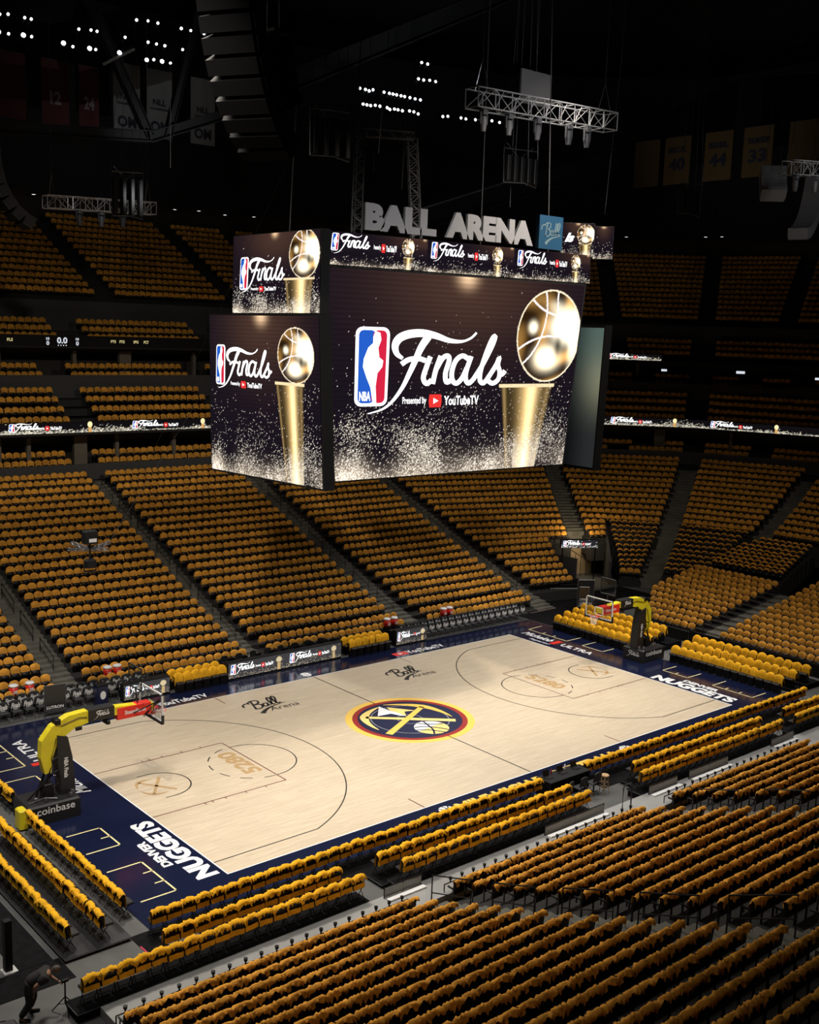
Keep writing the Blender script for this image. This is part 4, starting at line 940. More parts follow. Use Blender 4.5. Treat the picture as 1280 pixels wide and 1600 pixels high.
# ------------------------------------------------------------------ hoops (built for the left end, mirrored copies at the right)
CLEAR = D.materials.new('clear_acrylic'); CLEAR.use_nodes = True
nt = CLEAR.node_tree; nt.nodes.clear(); gl = nt.nodes.new('ShaderNodeBsdfGlossy'); gl.inputs['Roughness'].default_value = .05; gl.inputs['Color'].default_value = (.6, .6, .6, 1)
tr = nt.nodes.new('ShaderNodeBsdfTransparent'); tr.inputs['Color'].default_value = (.86, .88, .88, 1); mxs = nt.nodes.new('ShaderNodeMixShader'); mxs.inputs[0].default_value = .06
oo = nt.nodes.new('ShaderNodeOutputMaterial'); nt.links.new(tr.outputs[0], mxs.inputs[1]); nt.links.new(gl.outputs[0], mxs.inputs[2]); nt.links.new(mxs.outputs[0], oo.inputs[0])
PAD = mat('black_padding', (.012, .012, .013), .45)
def hoop(side, label):
    s = -side  # local +x points to the court
    t = thing('basketball_hoop', (side*17.25, 0, .02), label, 'basketball hoop', 'basketball hoops')
    X = lambda x: s*x
    def B(m, x0, x1, y0, y1, z0, z1): m.box(min(X(x0), X(x1)), max(X(x0), X(x1)), y0, y1, z0, z1)
    def txt(mb, word, x, y, z, w_, h_, bold=.02):   # on the near (-y) face
        put_text(mb, word, lambda u, v: (x+(u-.5)*w_, y, z+(v-.5)*h_), bold)
    m = MB(); m.rbox(*sorted((X(-.95), X(1.0))), -.72, .72, .001, .72, .06); base = m.build('base', PAD, t)
    m = MB(); txt(m, 'coinbase', X(.06), -.728, .50, 1.40, .27, .012)
    m.build('lettering', WHITE, base)
    m = MB(); xe = X(1.006)
    finals(m, lambda u, v: (xe, (.5-u)*.9*(-s) if False else s*(-1)*(.5-u)*-.9*-1, .2+.36*v), 20); m.build('end_lettering', WHITE, base)
    if side < 0: m = MB(); m.rbox(*sorted((X(-1.28), X(-.97))), -.78, -.30, .05, .74, .05); m.build('counterweight', YEL, t)
    m = MB()   # padded mast, leaning toward the court
    P = [(.35,.7),(.95,.7),(.80,1.6),(.72,2.35),(.62,3.0),(.28,3.1),(.05,2.4),(.15,1.5)]
    P2 = [(.42,.72),(1.0,.72),(.98,1.3),(.90,2.1),(.74,2.85),(.36,2.98),(.34,2.0),(.46,1.3)]
    V = [(X(x), -.24, z) for x, z in P2]+[(X(x), .24, z) for x, z in P2]; k = len(P2)
    m.add(V, [tuple(range(k)), tuple(range(2*k-1, k-1, -1))]+[(i, (i+1) % k, k+(i+1) % k, k+i) for i in range(k)]); mast = m.build('mast', PAD, t)
    m = MB(); put_text(m, 'NBA Finals', lambda u, v: (X(.66)+(.5-v)*-.16*1, -.245, 2.1-.75*u), .03); m.build('lettering', WHITE, mast)
    m = MB()   # hydraulic struts and cables behind the mast
    m.tube([(X(-.3), -.2, .7), (X(.2), -.12, 2.0), (X(.05), -.1, 2.8)], .045, 7); m.tube([(X(-.3), .2, .7), (X(.2), .12, 2.0), (X(.05), .1, 2.8)], .045, 7)
    m.tube([(X(-.7), 0, .7), (X(.25), 0, 1.5)], .035, 6); m.tube([(X(.3), -.3, 1.0), (X(.1), -.28, 2.2), (X(.3), -.26, 2.9)], .02, 5)
    for z in (1.1, 1.6, 2.1): m.tube([(X(.12), -.25, z), (X(.35), -.25, z+.1)], .03, 5)
    m.rbox(*sorted((X(-.15), X(.2))), -.25, .25, .72, 1.25, .03); m.build('lift_struts', BLACKM, t)
    m = MB()   # silver motor parts on the base
    for x, y, z, r in ((-.5,-.3,.74,.07), (-.2,-.45,.74,.06), (.7,-.5,.74,.06), (.85,-.3,.74,.07)): m.lathe([(0, z), (r, z), (r, z+.12), (0, z+.14)], X(x), y, 10)
    m.tube([(X(-.8), -.4, .76), (X(-.2), -.3, .8), (X(.2), -.5, .77)], .02, 5); m.build('motor_fittings', GREYM, t)
    # arm: thick yellow elbow then beam
    pth = [(.02,1.62,.12),(-.02,2.20,.22),(.08,2.72,.30),(.38,3.08,.31),(.9,3.34,.28),(1.5,3.42,.23),(2.2,3.45,.16),(4.15,3.30,.14)]
    m = MB(); pr = []
    for i, (x, z, h) in enumerate(pth):
        a = pth[max(i-1, 0)]; b = pth[min(i+1, len(pth)-1)]; d = np.array([b[0]-a[0], b[1]-a[1]]); d /= np.linalg.norm(d); n = np.array([-d[1], d[0]])
        q1 = (x+n[0]*h, z+n[1]*h); q2 = (x-n[0]*h, z-n[1]*h); pr.append([(X(q1[0]), -.17, q1[1]), (X(q1[0]), .17, q1[1]), (X(q2[0]), .17, q2[1]), (X(q2[0]), -.17, q2[1])])
    V = [p for q in pr for p in q]; F = [(3, 2, 1, 0), tuple(len(V)-4+i for i in range(4))]
    for i in range(len(pr)-1):
        for k in range(4): F.append((i*4+k, i*4+(k+1) % 4, i*4+4+(k+1) % 4, i*4+4+k))
    m.add(V, F); arm = m.build('arm', YEL, t)
    m = MB(); m.tube([(X(.5), -.19, 3.3), (X(1.2), -.19, 3.47), (X(1.5), -.19, 3.42)], .012, 4); m.rbox(*sorted((X(1.05), X(1.3))), -.22, -.16, 3.0, 3.14, .02); m.rbox(*sorted((X(.3), X(.52))), -.2, .2, 3.36, 3.56, .03); m.rbox(*sorted((X(2.25), X(2.4))), -.22, .22, 2.98, 3.14, .03)
    m.build('arm_fittings', BLACKM, arm)
    m = MB(); B(m, 1.55, 2.55, -.22, .22, 3.22, 3.66); p1 = m.build('arm_panel', PAD, t)
    m = MB(); xc = X(2.05); finals(m, lambda u, v: (xc+(u-.5)*.62, -.226, 3.29+.3*v), 18); m.build('script_lettering', WHITE, p1)
    m = MB(); B(m, 2.68, 4.05, -.2, .2, 3.06, 3.50); p2 = m.build('red_pad', REDV, t)
    m = MB(); txt(m, 'StateFarm', X(3.4), -.206, 3.29, .85, .15, .02); m.build('lettering', WHITE, p2)
    xb = 17.25-13.106    # plane of the board, local
    m = MB(); B(m, xb-.02, xb+.015, -.9, .9, 2.90, 3.95); bd = m.build('backboard', CLEAR, t)
    m = MB()
    for y0, y1, z0, z1 in ((-.915,-.865,2.88,3.97),(.865,.915,2.88,3.97),(-.915,.915,3.92,3.97),(-.915,.915,2.88,2.93)): B(m, xb-.03, xb+.03, y0, y1, z0, z1)
    m.build('board_frame', mat('white_board_frame', (.6, .6, .6), .4), bd)
    m = MB()
    for y0, y1, z0, z1 in ((-.30,-.25,3.05,3.50),(.25,.30,3.05,3.50),(-.30,.30,3.45,3.50),(-.3,.3,3.05,3.10)): B(m, xb+.016, xb+.02, y0, y1, z0, z1)
    m.build('target_square', WHITE, bd)
    m = MB(); B(m, xb-.05, xb+.05, -.94, .94, 2.80, 2.90); B(m, xb-.05, xb+.05, -.95, -.90, 2.82, 3.15); B(m, xb-.05, xb+.05, .90, .95, 2.82, 3.15); m.build('edge_pad', PAD, bd)
    m = MB(); xr = xb+.15+.2286
    m.tube([(X(xr)+.2286*math.cos(a), .2286*math.sin(a), 3.03) for a in np.linspace(0, 2*math.pi, 25)], .011, 6); B(m, xb+.02, xb+.16, -.07, .07, 2.95, 3.03); m.build('rim', REDV, t)
    m = MB()
    for k in range(12):
        for dr in (1, -1):
            pts = []
            for j in range(5):
                a = 2*math.pi*(k+dr*j*.5)/12; r = .225-.11*(j/4)**.7; pts.append((X(xr)+r*math.cos(a), r*math.sin(a), 3.02-.42*j/4))
            m.tube(pts, .006, 3)
    m.build('net', WHITE, t)
    m = MB(); lattice(m, (X(3.6), -.45, 3.1), (X(4.08), -.8, 3.75), .05, 2, .008); m.tube([(X(3.3), .18, 3.2), (X(4.1), .75, 3.7)], .025, 5); m.tube([(X(3.3), -.18, 3.2), (X(4.1), -.75, 3.7)], .025, 5); m.build('board_braces', BLACKM, t)
    # shot clock standing above the board
    m = MB()
    for y in (-.5, .5): m.tube([(X(3.5), y, 4.1), (X(3.5), y, 4.95)], .025, 5)
    for z in (4.1, 4.95): m.tube([(X(3.5), -.5, z), (X(3.5), .5, z)], .03, 5)
    m.tube([(X(3.6), 0, 3.4), (X(3.5), 0, 4.1)], .03, 6); sc = m.build('shot_clock', PAD, t); MB().box(*sorted((X(3.49), X(3.51))), -.48, .48, 4.12, 4.93).build('clock_glass', CLEAR, sc)
    return t
hoop(-1, 'left basketball hoop with yellow arm, red pad and black padded base')
hoop(1, 'right basketball hoop with yellow arm and clear backboard, at the far end')

# ------------------------------------------------------------------ courtside LED boards, tables and clutter
def led_board(x0, x1, y, z1, label, reps):
    t = thing('led_board', ((x0+x1)/2, y, .021), label, 'advertising board', 'glowing boards along the far sideline'); h = (x1-x0)/2
    MB().rbox(-h, h, 0, .35, .001, z1, .02).build('cabinet', BLACK, t)
    P = [(-h+.04, -.006, .08), (h-.04, -.006, .08), (h-.04, -.006, z1-.05), (-h+.04, -.006, z1-.05)]
    asp = (x1-x0)/z1; per = 1/reps
    def pic(u, v):
        q = np.mod(u, per)/per; C = np.zeros((len(u), 3))+np.array([.055, .052, .055]); R = rng.random(len(u))
        C[(R < .3*np.exp(-v/.2))] = (.5, .42, .3)
        b = ((q-.86)*asp*per)**2+((v-.68))**2 < .035; C[b] = (.7, .58, .35); b = (np.abs(q-.86)*asp*per < .09) & (v < .45); C[b] = (.6, .42, .2); return C
    led_panel('board_screen', P, int(90*reps), 30, pic, t)
    for k in range(reps):
        M = lambda a, b, l=0, k=k: (-h+(2*h)*((k+a)*per), -.012-.003*l, .08+(z1-.13)*b)
        overlay(t, M, (.05,.13,.25,.9), (.10,.44,.22,.9), (.46,.76,.40,.66), 18)
led_board(-3.95, 3.2, 9.5, .92, 'long glowing board in the middle of the far sideline', 2)
led_board(7.05, 9.4, 9.5, .92, 'short glowing board on the far sideline, right of the yellow chairs', 1)
led_board(-9.6, -7.15, 9.5, .86, 'short glowing board on the far sideline, behind the left hoop board', 1)
def table(x0, x1, y0, y1, h, label, cloth=BLACK):
    t = thing('press_table', ((x0+x1)/2, (y0+y1)/2, .021), label, 'table', None); a, b = (x1-x0)/2, (y1-y0)/2
    MB().rbox(-a, a, -b, b, h-.05, h, .01).build('tabletop', cloth, t)
    m = MB(); m.box(-a+.02, a-.02, -b+.02, -b+.04, .05, h-.05); m.box(-a+.02, a-.02, b-.04, b-.02, .05, h-.05); m.box(-a+.02, -a+.04, -b+.04, b-.04, .05, h-.05); m.box(a-.04, a-.02, -b+.04, b-.04, .05, h-.05)
    m.build('cloth_skirt', CARPET, t)
    for i in (-1, 1):
        for j in (-1, 1): MB().box(i*(a-.09)-.02, i*(a-.09)+.02, j*(b-.09)-.02, j*(b-.09)+.02, .001, h-.05).build('leg', BLACKM, t)
    return t
table(-3.9, 3.2, 9.88, 10.25, .78, 'long black press table behind the middle glowing board')
table(7.1, 9.35, 9.88, 10.3, .78, 'small black table behind the right glowing board')
table(-9.5, -7.2, 9.88, 10.2, .78, 'small black table behind the left glowing board')
table(-1.55, .75, -10.1, -9.3, .74, 'black scorer table on the near sideline between the chair rows')
def laptop(x, y, z, rz, label, grp, mscreen=None):
    t = thing('laptop', (x, y, z), label, 'laptop', grp, rz)
    MB().rbox(-.17, .17, -.12, .12, .001, .02, .006).build('keyboard', BLACKM, t)
    m = MB(); m.hexa([(-.17,.12,.02),(.17,.12,.02),(.17,.135,.02),(-.17,.135,.02),(-.17,.20,.24),(.17,.20,.24),(.17,.215,.24),(-.17,.215,.24)]); m.build('screen', mscreen or BLACKM, t)
for i in range(9): laptop(-3.5+.8*i, 10.06, .804, math.pi, 'open black laptop on the long press table, %s from the left' % ordw(i+1), 'laptops on the long press table')
for i in range(3): laptop(-1.2+.8*i, -9.65, .764, 0, 'open black laptop on the scorer table, %s from the left' % ordw(i+1), 'laptops on the scorer table')
def bottle(x, y, z, label, m=None):
    MBb = MB().lathe([(0, .001), (.033, .001), (.033, .15), (.014, .19), (.014, .21), (0, .21)], n=10); o = MBb.build('bottle', m or WHITE); o.location = (x, y, z); tag(o, label, 'bottle', 'bottles on the scorer table')
for i, x in enumerate((-.85, -.45, -.05, .45)): bottle(x, -9.45, .764, 'small bottle standing on the black scorer table, %s from the left' % ordw(i+1), WHITE if i == 2 else mat('dim_red_bottle', (.25, .02, .03), .3))
# black office chairs around the far table and the scorer table
def desk_chair(x, y, rz, label, grp):
    t = thing('desk_chair', (x, y, .0), label, 'chair', grp, rz)
    MB().rbox(-.23, .23, -.2, .22, .44, .5, .03).build('seat', PAD, t); b = backrest(.42, .55, .95, .08); b.xf(Matrix.Translation((0, -.2, 0))); b.build('backrest', PAD, t)
    m = MB(); m.cyl(0, 0, .08, .44, .03, 8)
    for k in range(5): a = 2*math.pi*k/5; m.tube([(0, 0, .09), (.26*math.cos(a), .26*math.sin(a), .05)], .02, 5)
    m.tube([(0, -.15, .46), (0, -.24, .62)], .02, 5); m.build('swivel_base', BLACKM, t)
for i in range(8): desk_chair(-3.4+.86*i, 10.5, math.pi+random.uniform(-.3, .3), 'black desk chair behind the long press table, %s from the left' % ordw(i+1), 'desk chairs behind the press table')
for i in range(3): desk_chair(-1.15+.8*i, -10.55, random.uniform(-.3, .3), 'black desk chair at the scorer table, %s from the left' % ordw(i+1), 'desk chairs at the scorer table')
# wooden stools
def stool(x, y, label):
    WD = mat('light_oak', (.55, .36, .18), .5); t = thing('bar_stool', (x, y, .0), label, 'stool')
    MB().lathe([(0, .70), (.15, .70), (.17, .72), (.17, .74), (.15, .76), (0, .76)], n=20).build('seat', WD, t)
    for k in range(4):
        a = math.pi/4+k*math.pi/2; MB().tube([(.11*math.cos(a), .11*math.sin(a), .70), (.20*math.cos(a), .20*math.sin(a), .001)], .016, 6).build('leg', WD, t)
    m = MB()
    for k in range(4):
        a, b = math.pi/4+k*math.pi/2, math.pi/4+(k+1)*math.pi/2
        for r, z in ((.165, .25), (.145, .45)): m.tube([(r*math.cos(a), r*math.sin(a), z), (r*math.cos(b), r*math.sin(b), z)], .01, 5)
    m.build('rungs', WD, t)
stool(.85, -10.75, 'light wooden bar stool standing on the concrete beside the scorer table')
# coloured bin/podium behind left hoop and TV-like stand panels
def stand_sign(x, y, rz, wd, z0, z1, label, word):
    t = thing('stand_panel', (x, y, .0), label, 'panel', 'dark see-through panels on posts', rz); m = MB()
    for s_ in (-1, 1): m.tube([(s_*wd/2, 0, .001), (s_*wd/2, 0, z1)], .02, 6)
    m.tube([(-wd/2, 0, z1), (wd/2, 0, z1)], .02, 6); m.tube([(-wd/2, 0, z0), (wd/2, 0, z0)], .015, 6); m.build('post_frame', GREYM, t)
    o = MB().box(-wd/2+.02, wd/2-.02, -.01, .01, z0+.01, z1-.02).build('panel', mat('dark_glass', (.02, .02, .022), .2), t)
    m = MB(); put_text(m, word, lambda u, v: ((u-.5)*wd*.8, -.014, z0+.06+v*(z1-z0)*.12), .03); m.build('lettering', WHITE, o)
stand_sign(-12.9, 9.5, -.1, .95, .35, 1.5, 'dark panel on grey posts in front of the left bench chairs', 'LUTRON')
stand_sign(22.6, 8.9, -.6, 1.1, .35, 2.1, 'dark panel on grey posts beyond the right hoop, near the corridor', 'LUTRON')
stand_sign(20.9, 4.4+3.2, -.7, .6, 1.2, 2.1, 'small dark panel on posts beside the right lower stand', 'LUTRON')
t = thing('equipment_bin', (-10.6, 9.75, .021), 'dark navy bin with white emblem at the end of the left bench', 'bin')
MB().rbox(-.28, .28, -.25, .25, .001, 1.0, .04).build('body', NAVYL, t); m = MB(); disc(m, 0, .55, .14, .2, lambda x, y: (x, -.254, y)); m.build('emblem', WHITE, t); MB().rbox(-.3, .3, -.27, .27, 1.0, 1.05, .03).build('lid', BLACK, t)
# broadcast desk in the far corner
t = thing('broadcast_desk', (24.2, 12.6, 0), 'black broadcast desk with white strips in the far corner below the stand', 'desk', None, -.55)
MB().rbox(-1.7, 1.7, -.35, .35, .9, .96, .02).build('tabletop', BLACK, t); MB().box(-1.68, 1.68, -.33, -.29, .001, .9).build('front_panel', CARPET, t)
for s_ in (-1.6, 1.6): MB().box(s_-.04, s_+.04, -.28, .3, .001, .9).build('side_panel', CARPET, t)
MB().box(-.9, 1.3, -.345, -.336, .62, .70).build('white_strip', mat('dim_white', (.45, .45, .45), .5), t)
for i in range(4):
    o = MB().rbox(-.25, .25, -.03, .03, .001, .34, .02).build('monitor', BLACKM); o.location = (23.3+.62*i, 13.1-.38*i, .962); o.rotation_euler = (0, 0, -.55); tag(o, 'small black monitor on the corner broadcast desk, %s from the left' % ordw(i+1), 'monitor', 'monitors on the broadcast desk')
# corridor sign
sg = thing('corridor_sign', (27.15, 13.5, 2.95), 'glowing sign board over the far corner corridor', 'sign', None, math.atan2(-1.4, 2.3))
MB().box(-1.38, 1.38, 0, .25, 0, .62).build('cabinet', BLACK, sg)
P = [(-1.34, -.006, .03), (1.34, -.006, .03), (1.34, -.006, .59), (-1.34, -.006, .59)]
led_panel('sign_screen', P, 60, 20, lambda u, v: np.zeros((len(u), 3))+np.array([.02, .02, .025])+(rng.random(len(u)) < .35*np.exp(-v/.3))[:, None]*np.array([.8, .75, .7]), sg)
overlay(sg, lambda a, b, l=0: (-1.34+2.68*a, -.012-.004*l, .03+.56*b), (.05,.14,.2,.9), (.08,.5,.12,.95), (.46,.8,.35,.65), 22)
MB().tube([(-1.2, .12, -2.93), (-1.2, .12, 0)], .05, 8).build('post', BLACKM, sg); MB().tube([(1.2, .12, -2.93), (1.2, .12, 0)], .05, 8).build('post', BLACKM, sg)
m = MB()
for k in range(6): m.tube([(28.9+.45*k, 16.9-.15*k, 0), (28.9+.45*k, 16.9-.15*k, 2.6-.28*k)], .02, 5)
m.tube([(28.9, 16.9, 2.6), (31.15, 16.15, 1.2)], .03, 6); tag(m.build('stair_rail', RAIL), 'dark sloping stair rail against the cream corridor wall', 'handrail')

cl = D.lights.new('corridor_fill_lamp', 'AREA'); cl.energy = 60; cl.size = 1.2; cl.color = (1, .8, .5); co = D.objects.new('corridor_fill_lamp', cl); COL.objects.link(co); co.location = (29.2, 15.0, 3.6); co.rotation_euler = (Vector((31, 17.2, 1.2))-Vector((29.2, 15.0, 3.6))).to_track_quat('-Z', 'Y').to_euler()  # unseen fill lamp added to brighten the cream wall
# ------------------------------------------------------------------ handrails
def handrail(x, y0, z0, y1, z1, label, grp, h=.85, base_drop=.85):
    t = thing('handrail', (x, y0, z0-base_drop), label, 'handrail', grp); dy, dz = y1-y0, z1-z0
    m = MB(); m.tube([(0, 0, 0), (0, 0, base_drop), (0, dy, base_drop+dz), (0, dy, dz)], .024, 7); m.build('top_bar', RAIL, t)
    m = MB(); m.tube([(0, 0, base_drop*.5), (0, dy, base_drop*.5+dz)], .018, 6); m.build('lower_bar', RAIL, t)
for i, (a, b, c, d) in enumerate(((-13.4,1.2,-15.1,1.75),(-16.0,2.05,-17.6,2.6),(-18.6,3.0,-20.3,3.65),(-21.1,3.95,-22.8,4.6),(-23.6,4.95,-25.3,5.7))):
    handrail(-10.6, a, b, c, d, 'black handrail in the left near aisle, %s from the court' % ordw(i+1), 'handrails of the left near aisle', base_drop=1.15)
for i, (a, b, c, d) in enumerate(((-15.2,1.8,-16.8,2.3),(-17.8,2.7,-19.4,3.2),(-20.3,3.6,-21.9,4.2))):
    handrail(.55, a, b, c, d, 'black handrail in the right near aisle, %s from the court' % ordw(i+1), 'handrails of the right near aisle', base_drop=1.05)
for j, (x, nm) in enumerate(((-11.4, 'left'), (-1.2, 'second'), (9.9, 'third'), (20.6, 'right'))):
    for i in range(7):
        y0 = 13.2+2.45*i; y1 = y0+1.6; f = lambda y: float(np.interp(y, YF, ZF))+.05
        handrail(x, y0, f(y0), y1, f(y1), 'thin black handrail in the %s far aisle, %s from the court' % (nm, ordw(i+1)), 'handrails of the far aisles', base_drop=.95)
# front rails with little round holders in front of the first near row
for s_, (x0, x1) in list(SECN.items())[:3]:
    t = thing('front_rail', ((x0+x1)/2, -13.16, .291), 'black front rail with round holders before the %s first row' % SECNAME[s_], 'rail', 'front rails of the near stand'); h = (x1-x0)/2
    m = MB(); m.tube([(-h, 0, .26), (h, 0, .26)], .02, 6)
    for k in range(5): m.tube([(-h+2*h*k/4, 0, .001), (-h+2*h*k/4, 0, .26)], .02, 6)
    m.build('bar', RAIL, t)
    for k in range(19):
        MB().cyl(-h+(k+.5)*2*h/19, 0, .26, .36, .025, 8).add(*(lambda b: (b.v, b.f))(MB().cyl(-h+(k+.5)*2*h/19, 0, .36, .44, .05, 10, .06))).build('round_holder', RAIL, t)
# low pale barrier panels between the near blocks
for i, (x0, x1) in enumerate(((-11.6, -10.1), (-4.3, -1.1), (1.6, 3.4), (4.2, 6.9), (10.2, 12.0))):
    t = thing('barrier_panel', ((x0+x1)/2, -12.32, .292), 'low pale barrier panel behind the courtside decks, %s from the left' % ordw(i+1), 'barrier', 'pale barrier panels on the walkway'); h = (x1-x0)/2
    MB().box(-h, h, -.02, .02, .03, .30).build('panel', mat('pale_panel', (.30, .30, .28), .6), t); m = MB()
    for q in (-h, 0, h): m.tube([(q, .0, .001), (q, .0, .36)], .022, 6)
    m.tube([(-h, 0, .34), (h, 0, .34)], .02, 6); m.build('frame', RAIL, t)
    MB().box(-h, h, -.30, -.12, .001, .05).build('white_foot', WHITE, t)
t = thing('handrail', (-.1, -12.6, .291), 'black looped handrail on the walkway behind the scorer table', 'handrail')
MB().tube([(-.25, 0, .001), (-.25, 0, .85), (-.18, 0, .95), (.18, 0, .95), (.25, 0, .85), (.25, 0, .001)], .025, 7).build('loop', RAIL, t)
t = thing('handrail', (-21.3, -13.9, 0), 'black handrail at the lower left corner of the near stand', 'handrail')
MB().tube([(-.7, .3, .001), (-.7, .3, .95), (.3, -.4, .95), (.5, -.55, .8), (.5, -.55, .1)], .025, 7).build('top_bar', RAIL, t); MB().tube([(-.7, .3, .5), (.4, -.45, .5)], .018, 6).build('lower_bar', RAIL, t)

# ------------------------------------------------------------------ person with a tripod
SKIN = mat('skin', (.30, .16, .10), .6); TEE = mat('dark_tee', (.02, .017, .017), .85); PANT = mat('dark_trousers', (.012, .012, .014), .85); HAIR = mat('short_grey_hair', (.10, .085, .075), .8)
def skinned(name, verts, edges, radii, m, parent, root=0, lv=2):
    me = D.meshes.new(name); me.from_pydata(verts, edges, []); o = D.objects.new(name, me); COL.objects.link(o)
    o.modifiers.new('skin', 'SKIN'); 
    if not me.skin_vertices: me.attributes.new  # layer is made by the modifier
    for i, r in enumerate(radii):
        me.skin_vertices[0].data[i].radius = (r, r) if not isinstance(r, tuple) else r
    me.skin_vertices[0].data[root].use_root = True
    s_ = o.modifiers.new('sub', 'SUBSURF'); s_.levels = lv; s_.render_levels = lv
    bpy.context.view_layer.update(); ev = o.evaluated_get(bpy.context.evaluated_depsgraph_get()); nm = D.meshes.new_from_object(ev)
    D.objects.remove(o); nm.name = name; nm.materials.clear(); nm.polygons.foreach_set('use_smooth', [True]*len(nm.polygons)); return link(name, nm, m, parent)
per = thing('person', (-22.2, -11.15, .0), 'person in dark clothes bending forward over a small tripod at the lower left', 'person', None, math.radians(-25))
# local +x is where the person looks; origin between the feet
BV = [(-.14,0,.93),(-.03,0,1.04),(.16,0,1.13),(.34,0,1.20),(.42,0,1.235),          # pelvis, belly, chest, neck base, neck
      (-.13,.11,.88),(-.02,.17,.49),(-.14,.20,.09),(.0,.21,.035),(.10,.22,.03),        # left leg, foot
      (-.13,-.11,.88),(-.10,-.17,.49),(-.36,-.19,.09),(-.22,-.20,.035),(-.12,-.21,.03), # right leg (set back)
      (.30,.21,1.18),(.40,.28,.93),(.60,.18,.82),                                    # left arm reaching to the tripod
      (.28,-.21,1.18),(.03,-.31,1.04),(.0,-.26,.82)]                                  # right arm hanging to the thigh
BE = [(0,1),(1,2),(2,3),(3,4),(0,5),(5,6),(6,7),(7,8),(8,9),(0,10),(10,11),(11,12),(12,13),(13,14),(3,15),(15,16),(16,17),(3,18),(18,19),(19,20)]
BR = [.15,.155,.17,.125,.062,.095,.062,.042,.045,.03,.095,.062,.042,.045,.03,.062,.045,.03,.062,.045,.03]
skinned('body', BV, BE, BR, SKIN, per)
skinned('shirt', [BV[0],BV[1],BV[2],(.33,0,1.20),(.30,.20,1.175),(.37,.255,1.00),(.28,-.20,1.175),(.10,-.29,1.07)], [(0,1),(1,2),(2,3),(3,4),(4,5),(3,6),(6,7)], [.20,.205,.225,.19,.14,.105,.14,.105], TEE, per)
skinned('trousers', [(-.05,0,1.04),(-.13,0,.92),BV[5],BV[6],(-.14,.20,.13),BV[10],BV[11],(-.35,-.19,.13)], [(0,1),(1,2),(2,3),(3,4),(1,5),(5,6),(6,7)], [.19,.19,.145,.112,.09,.145,.112,.09], PANT, per)
for nm, a, b in (('left', BV[7], BV[9]), ('right', BV[12], BV[14])):
    skinned('shoe', [(a[0]-.03, a[1], .055), (a[0]+.10, a[1], .05), (b[0]+.03, b[1], .04)], [(0,1),(1,2)], [.05, .048, .035], BLACK, per)
# head looking down at the tripod, with nose, ears, eyes, mouth and hair
hd = Vector((.55, 0, 1.285)); hm = MB(); V = []; F = []; nu, nv = 18, 14
Rh = Matrix.Rotation(math.radians(66), 3, 'Y')
for j in range(nv+1):
    ph = math.pi*j/nv
    for i in range(nu):
        th = 2*math.pi*i/nu; x = math.sin(ph)*math.cos(th); y = math.sin(ph)*math.sin(th); z = math.cos(ph)
        px, py, pz = x*.098, y*.078, z*.118
        if z < 0: px *= 1+.10*z*(1 if x < 0 else .1); py *= 1+.30*z
        if abs(y) < .2 and x > .8 and -.35 < z < .05: px += .022
        if abs(y) > .9 and -.2 < z < .2: py *= 1.14
        if x > .7 and .05 < z < .28 and .2 < abs(y) < .6: px -= .008
        if x > .8 and -.62 < z < -.48: px += .006
        V.append(hd+Rh @ Vector((px, py, pz)))
for j in range(nv):
    for i in range(nu): F.append((j*nu+i, (j+1)*nu+i, (j+1)*nu+(i+1) % nu, j*nu+(i+1) % nu))
hm.add(V, F); hm.build('head', SKIN, per, True)
hm = MB(); V2 = []; keep = []
for j in range(nv+1):
    for i in range(nu):
        p = V[j*nu+i]-hd; V2.append(hd+p*1.05)
F2 = [(j*nu+i, (j+1)*nu+i, (j+1)*nu+(i+1) % nu, j*nu+(i+1) % nu) for j in range(nv) for i in range(nu) if (j < 4 or (j < 9 and nu*.28 < i < nu*.72))]
hm.add(V2, F2); hm.build('hair', HAIR, per, True)
for s_ in (-1, 1):
    e = hd+Rh @ Vector((.088, s_*.03, .012)); m = MB(); m.lathe([(0, -.008), (.009, 0), (0, .008)], n=8); m.xf(Matrix.Translation(e)); m.build('eye', BLACK, per)
e = hd+Rh @ Vector((.085, 0, -.062)); MB().tube([e+Vector((0, -.02, 0)), e+Vector((.003, 0, 0)), e+Vector((0, .02, 0))], .004, 5).build('mouth', mat('lips', (.22, .08, .06), .6), per)
# hands: palm and five separate fingers
def hand(w_, d, up_, nm):
    w_, d, up_ = Vector(w_), Vector(d).normalized(), Vector(up_).normalized(); sd = d.cross(up_).normalized(); V = [tuple(w_), tuple(w_+d*.05)]; E_ = [(0, 1)]; R_ = [.026, .034]
    for k, (o_, L_) in enumerate(((-.030, .060), (-.010, .072), (.010, .068), (.030, .054))):
        n0 = len(V); b = w_+d*.075+sd*o_; V += [tuple(b), tuple(b+d*L_*.5-up_*.010), tuple(b+d*L_*.8-up_*.034)]; E_ += [(1, n0), (n0, n0+1), (n0+1, n0+2)]; R_ += [.012, .0095, .008]
    n0 = len(V); b = w_+d*.03-sd*.035; V += [tuple(b), tuple(b+d*.035-sd*.018-up_*.012), tuple(b+d*.055-sd*.012-up_*.03)]; E_ += [(1, n0), (n0, n0+1), (n0+1, n0+2)]; R_ += [.014, .011, .009]
    return skinned(nm, V, E_, R_, SKIN, per, 1)
hand(BV[17], (.7, -.15, -.4), (.3, 0, .9), 'hand'); hand(BV[20], (.1, 0, -1), (1, 0, 0), 'hand')
per.scale = (.97, 1.0, .97)
t = thing('tripod', (-21.50, -11.42, .0), 'small black tripod with splayed legs in front of the bending person', 'tripod')
m = MB(); m.tube([(0, 0, .22), (0, 0, .84)], .022, 7); m.build('column', BLACKM, t)
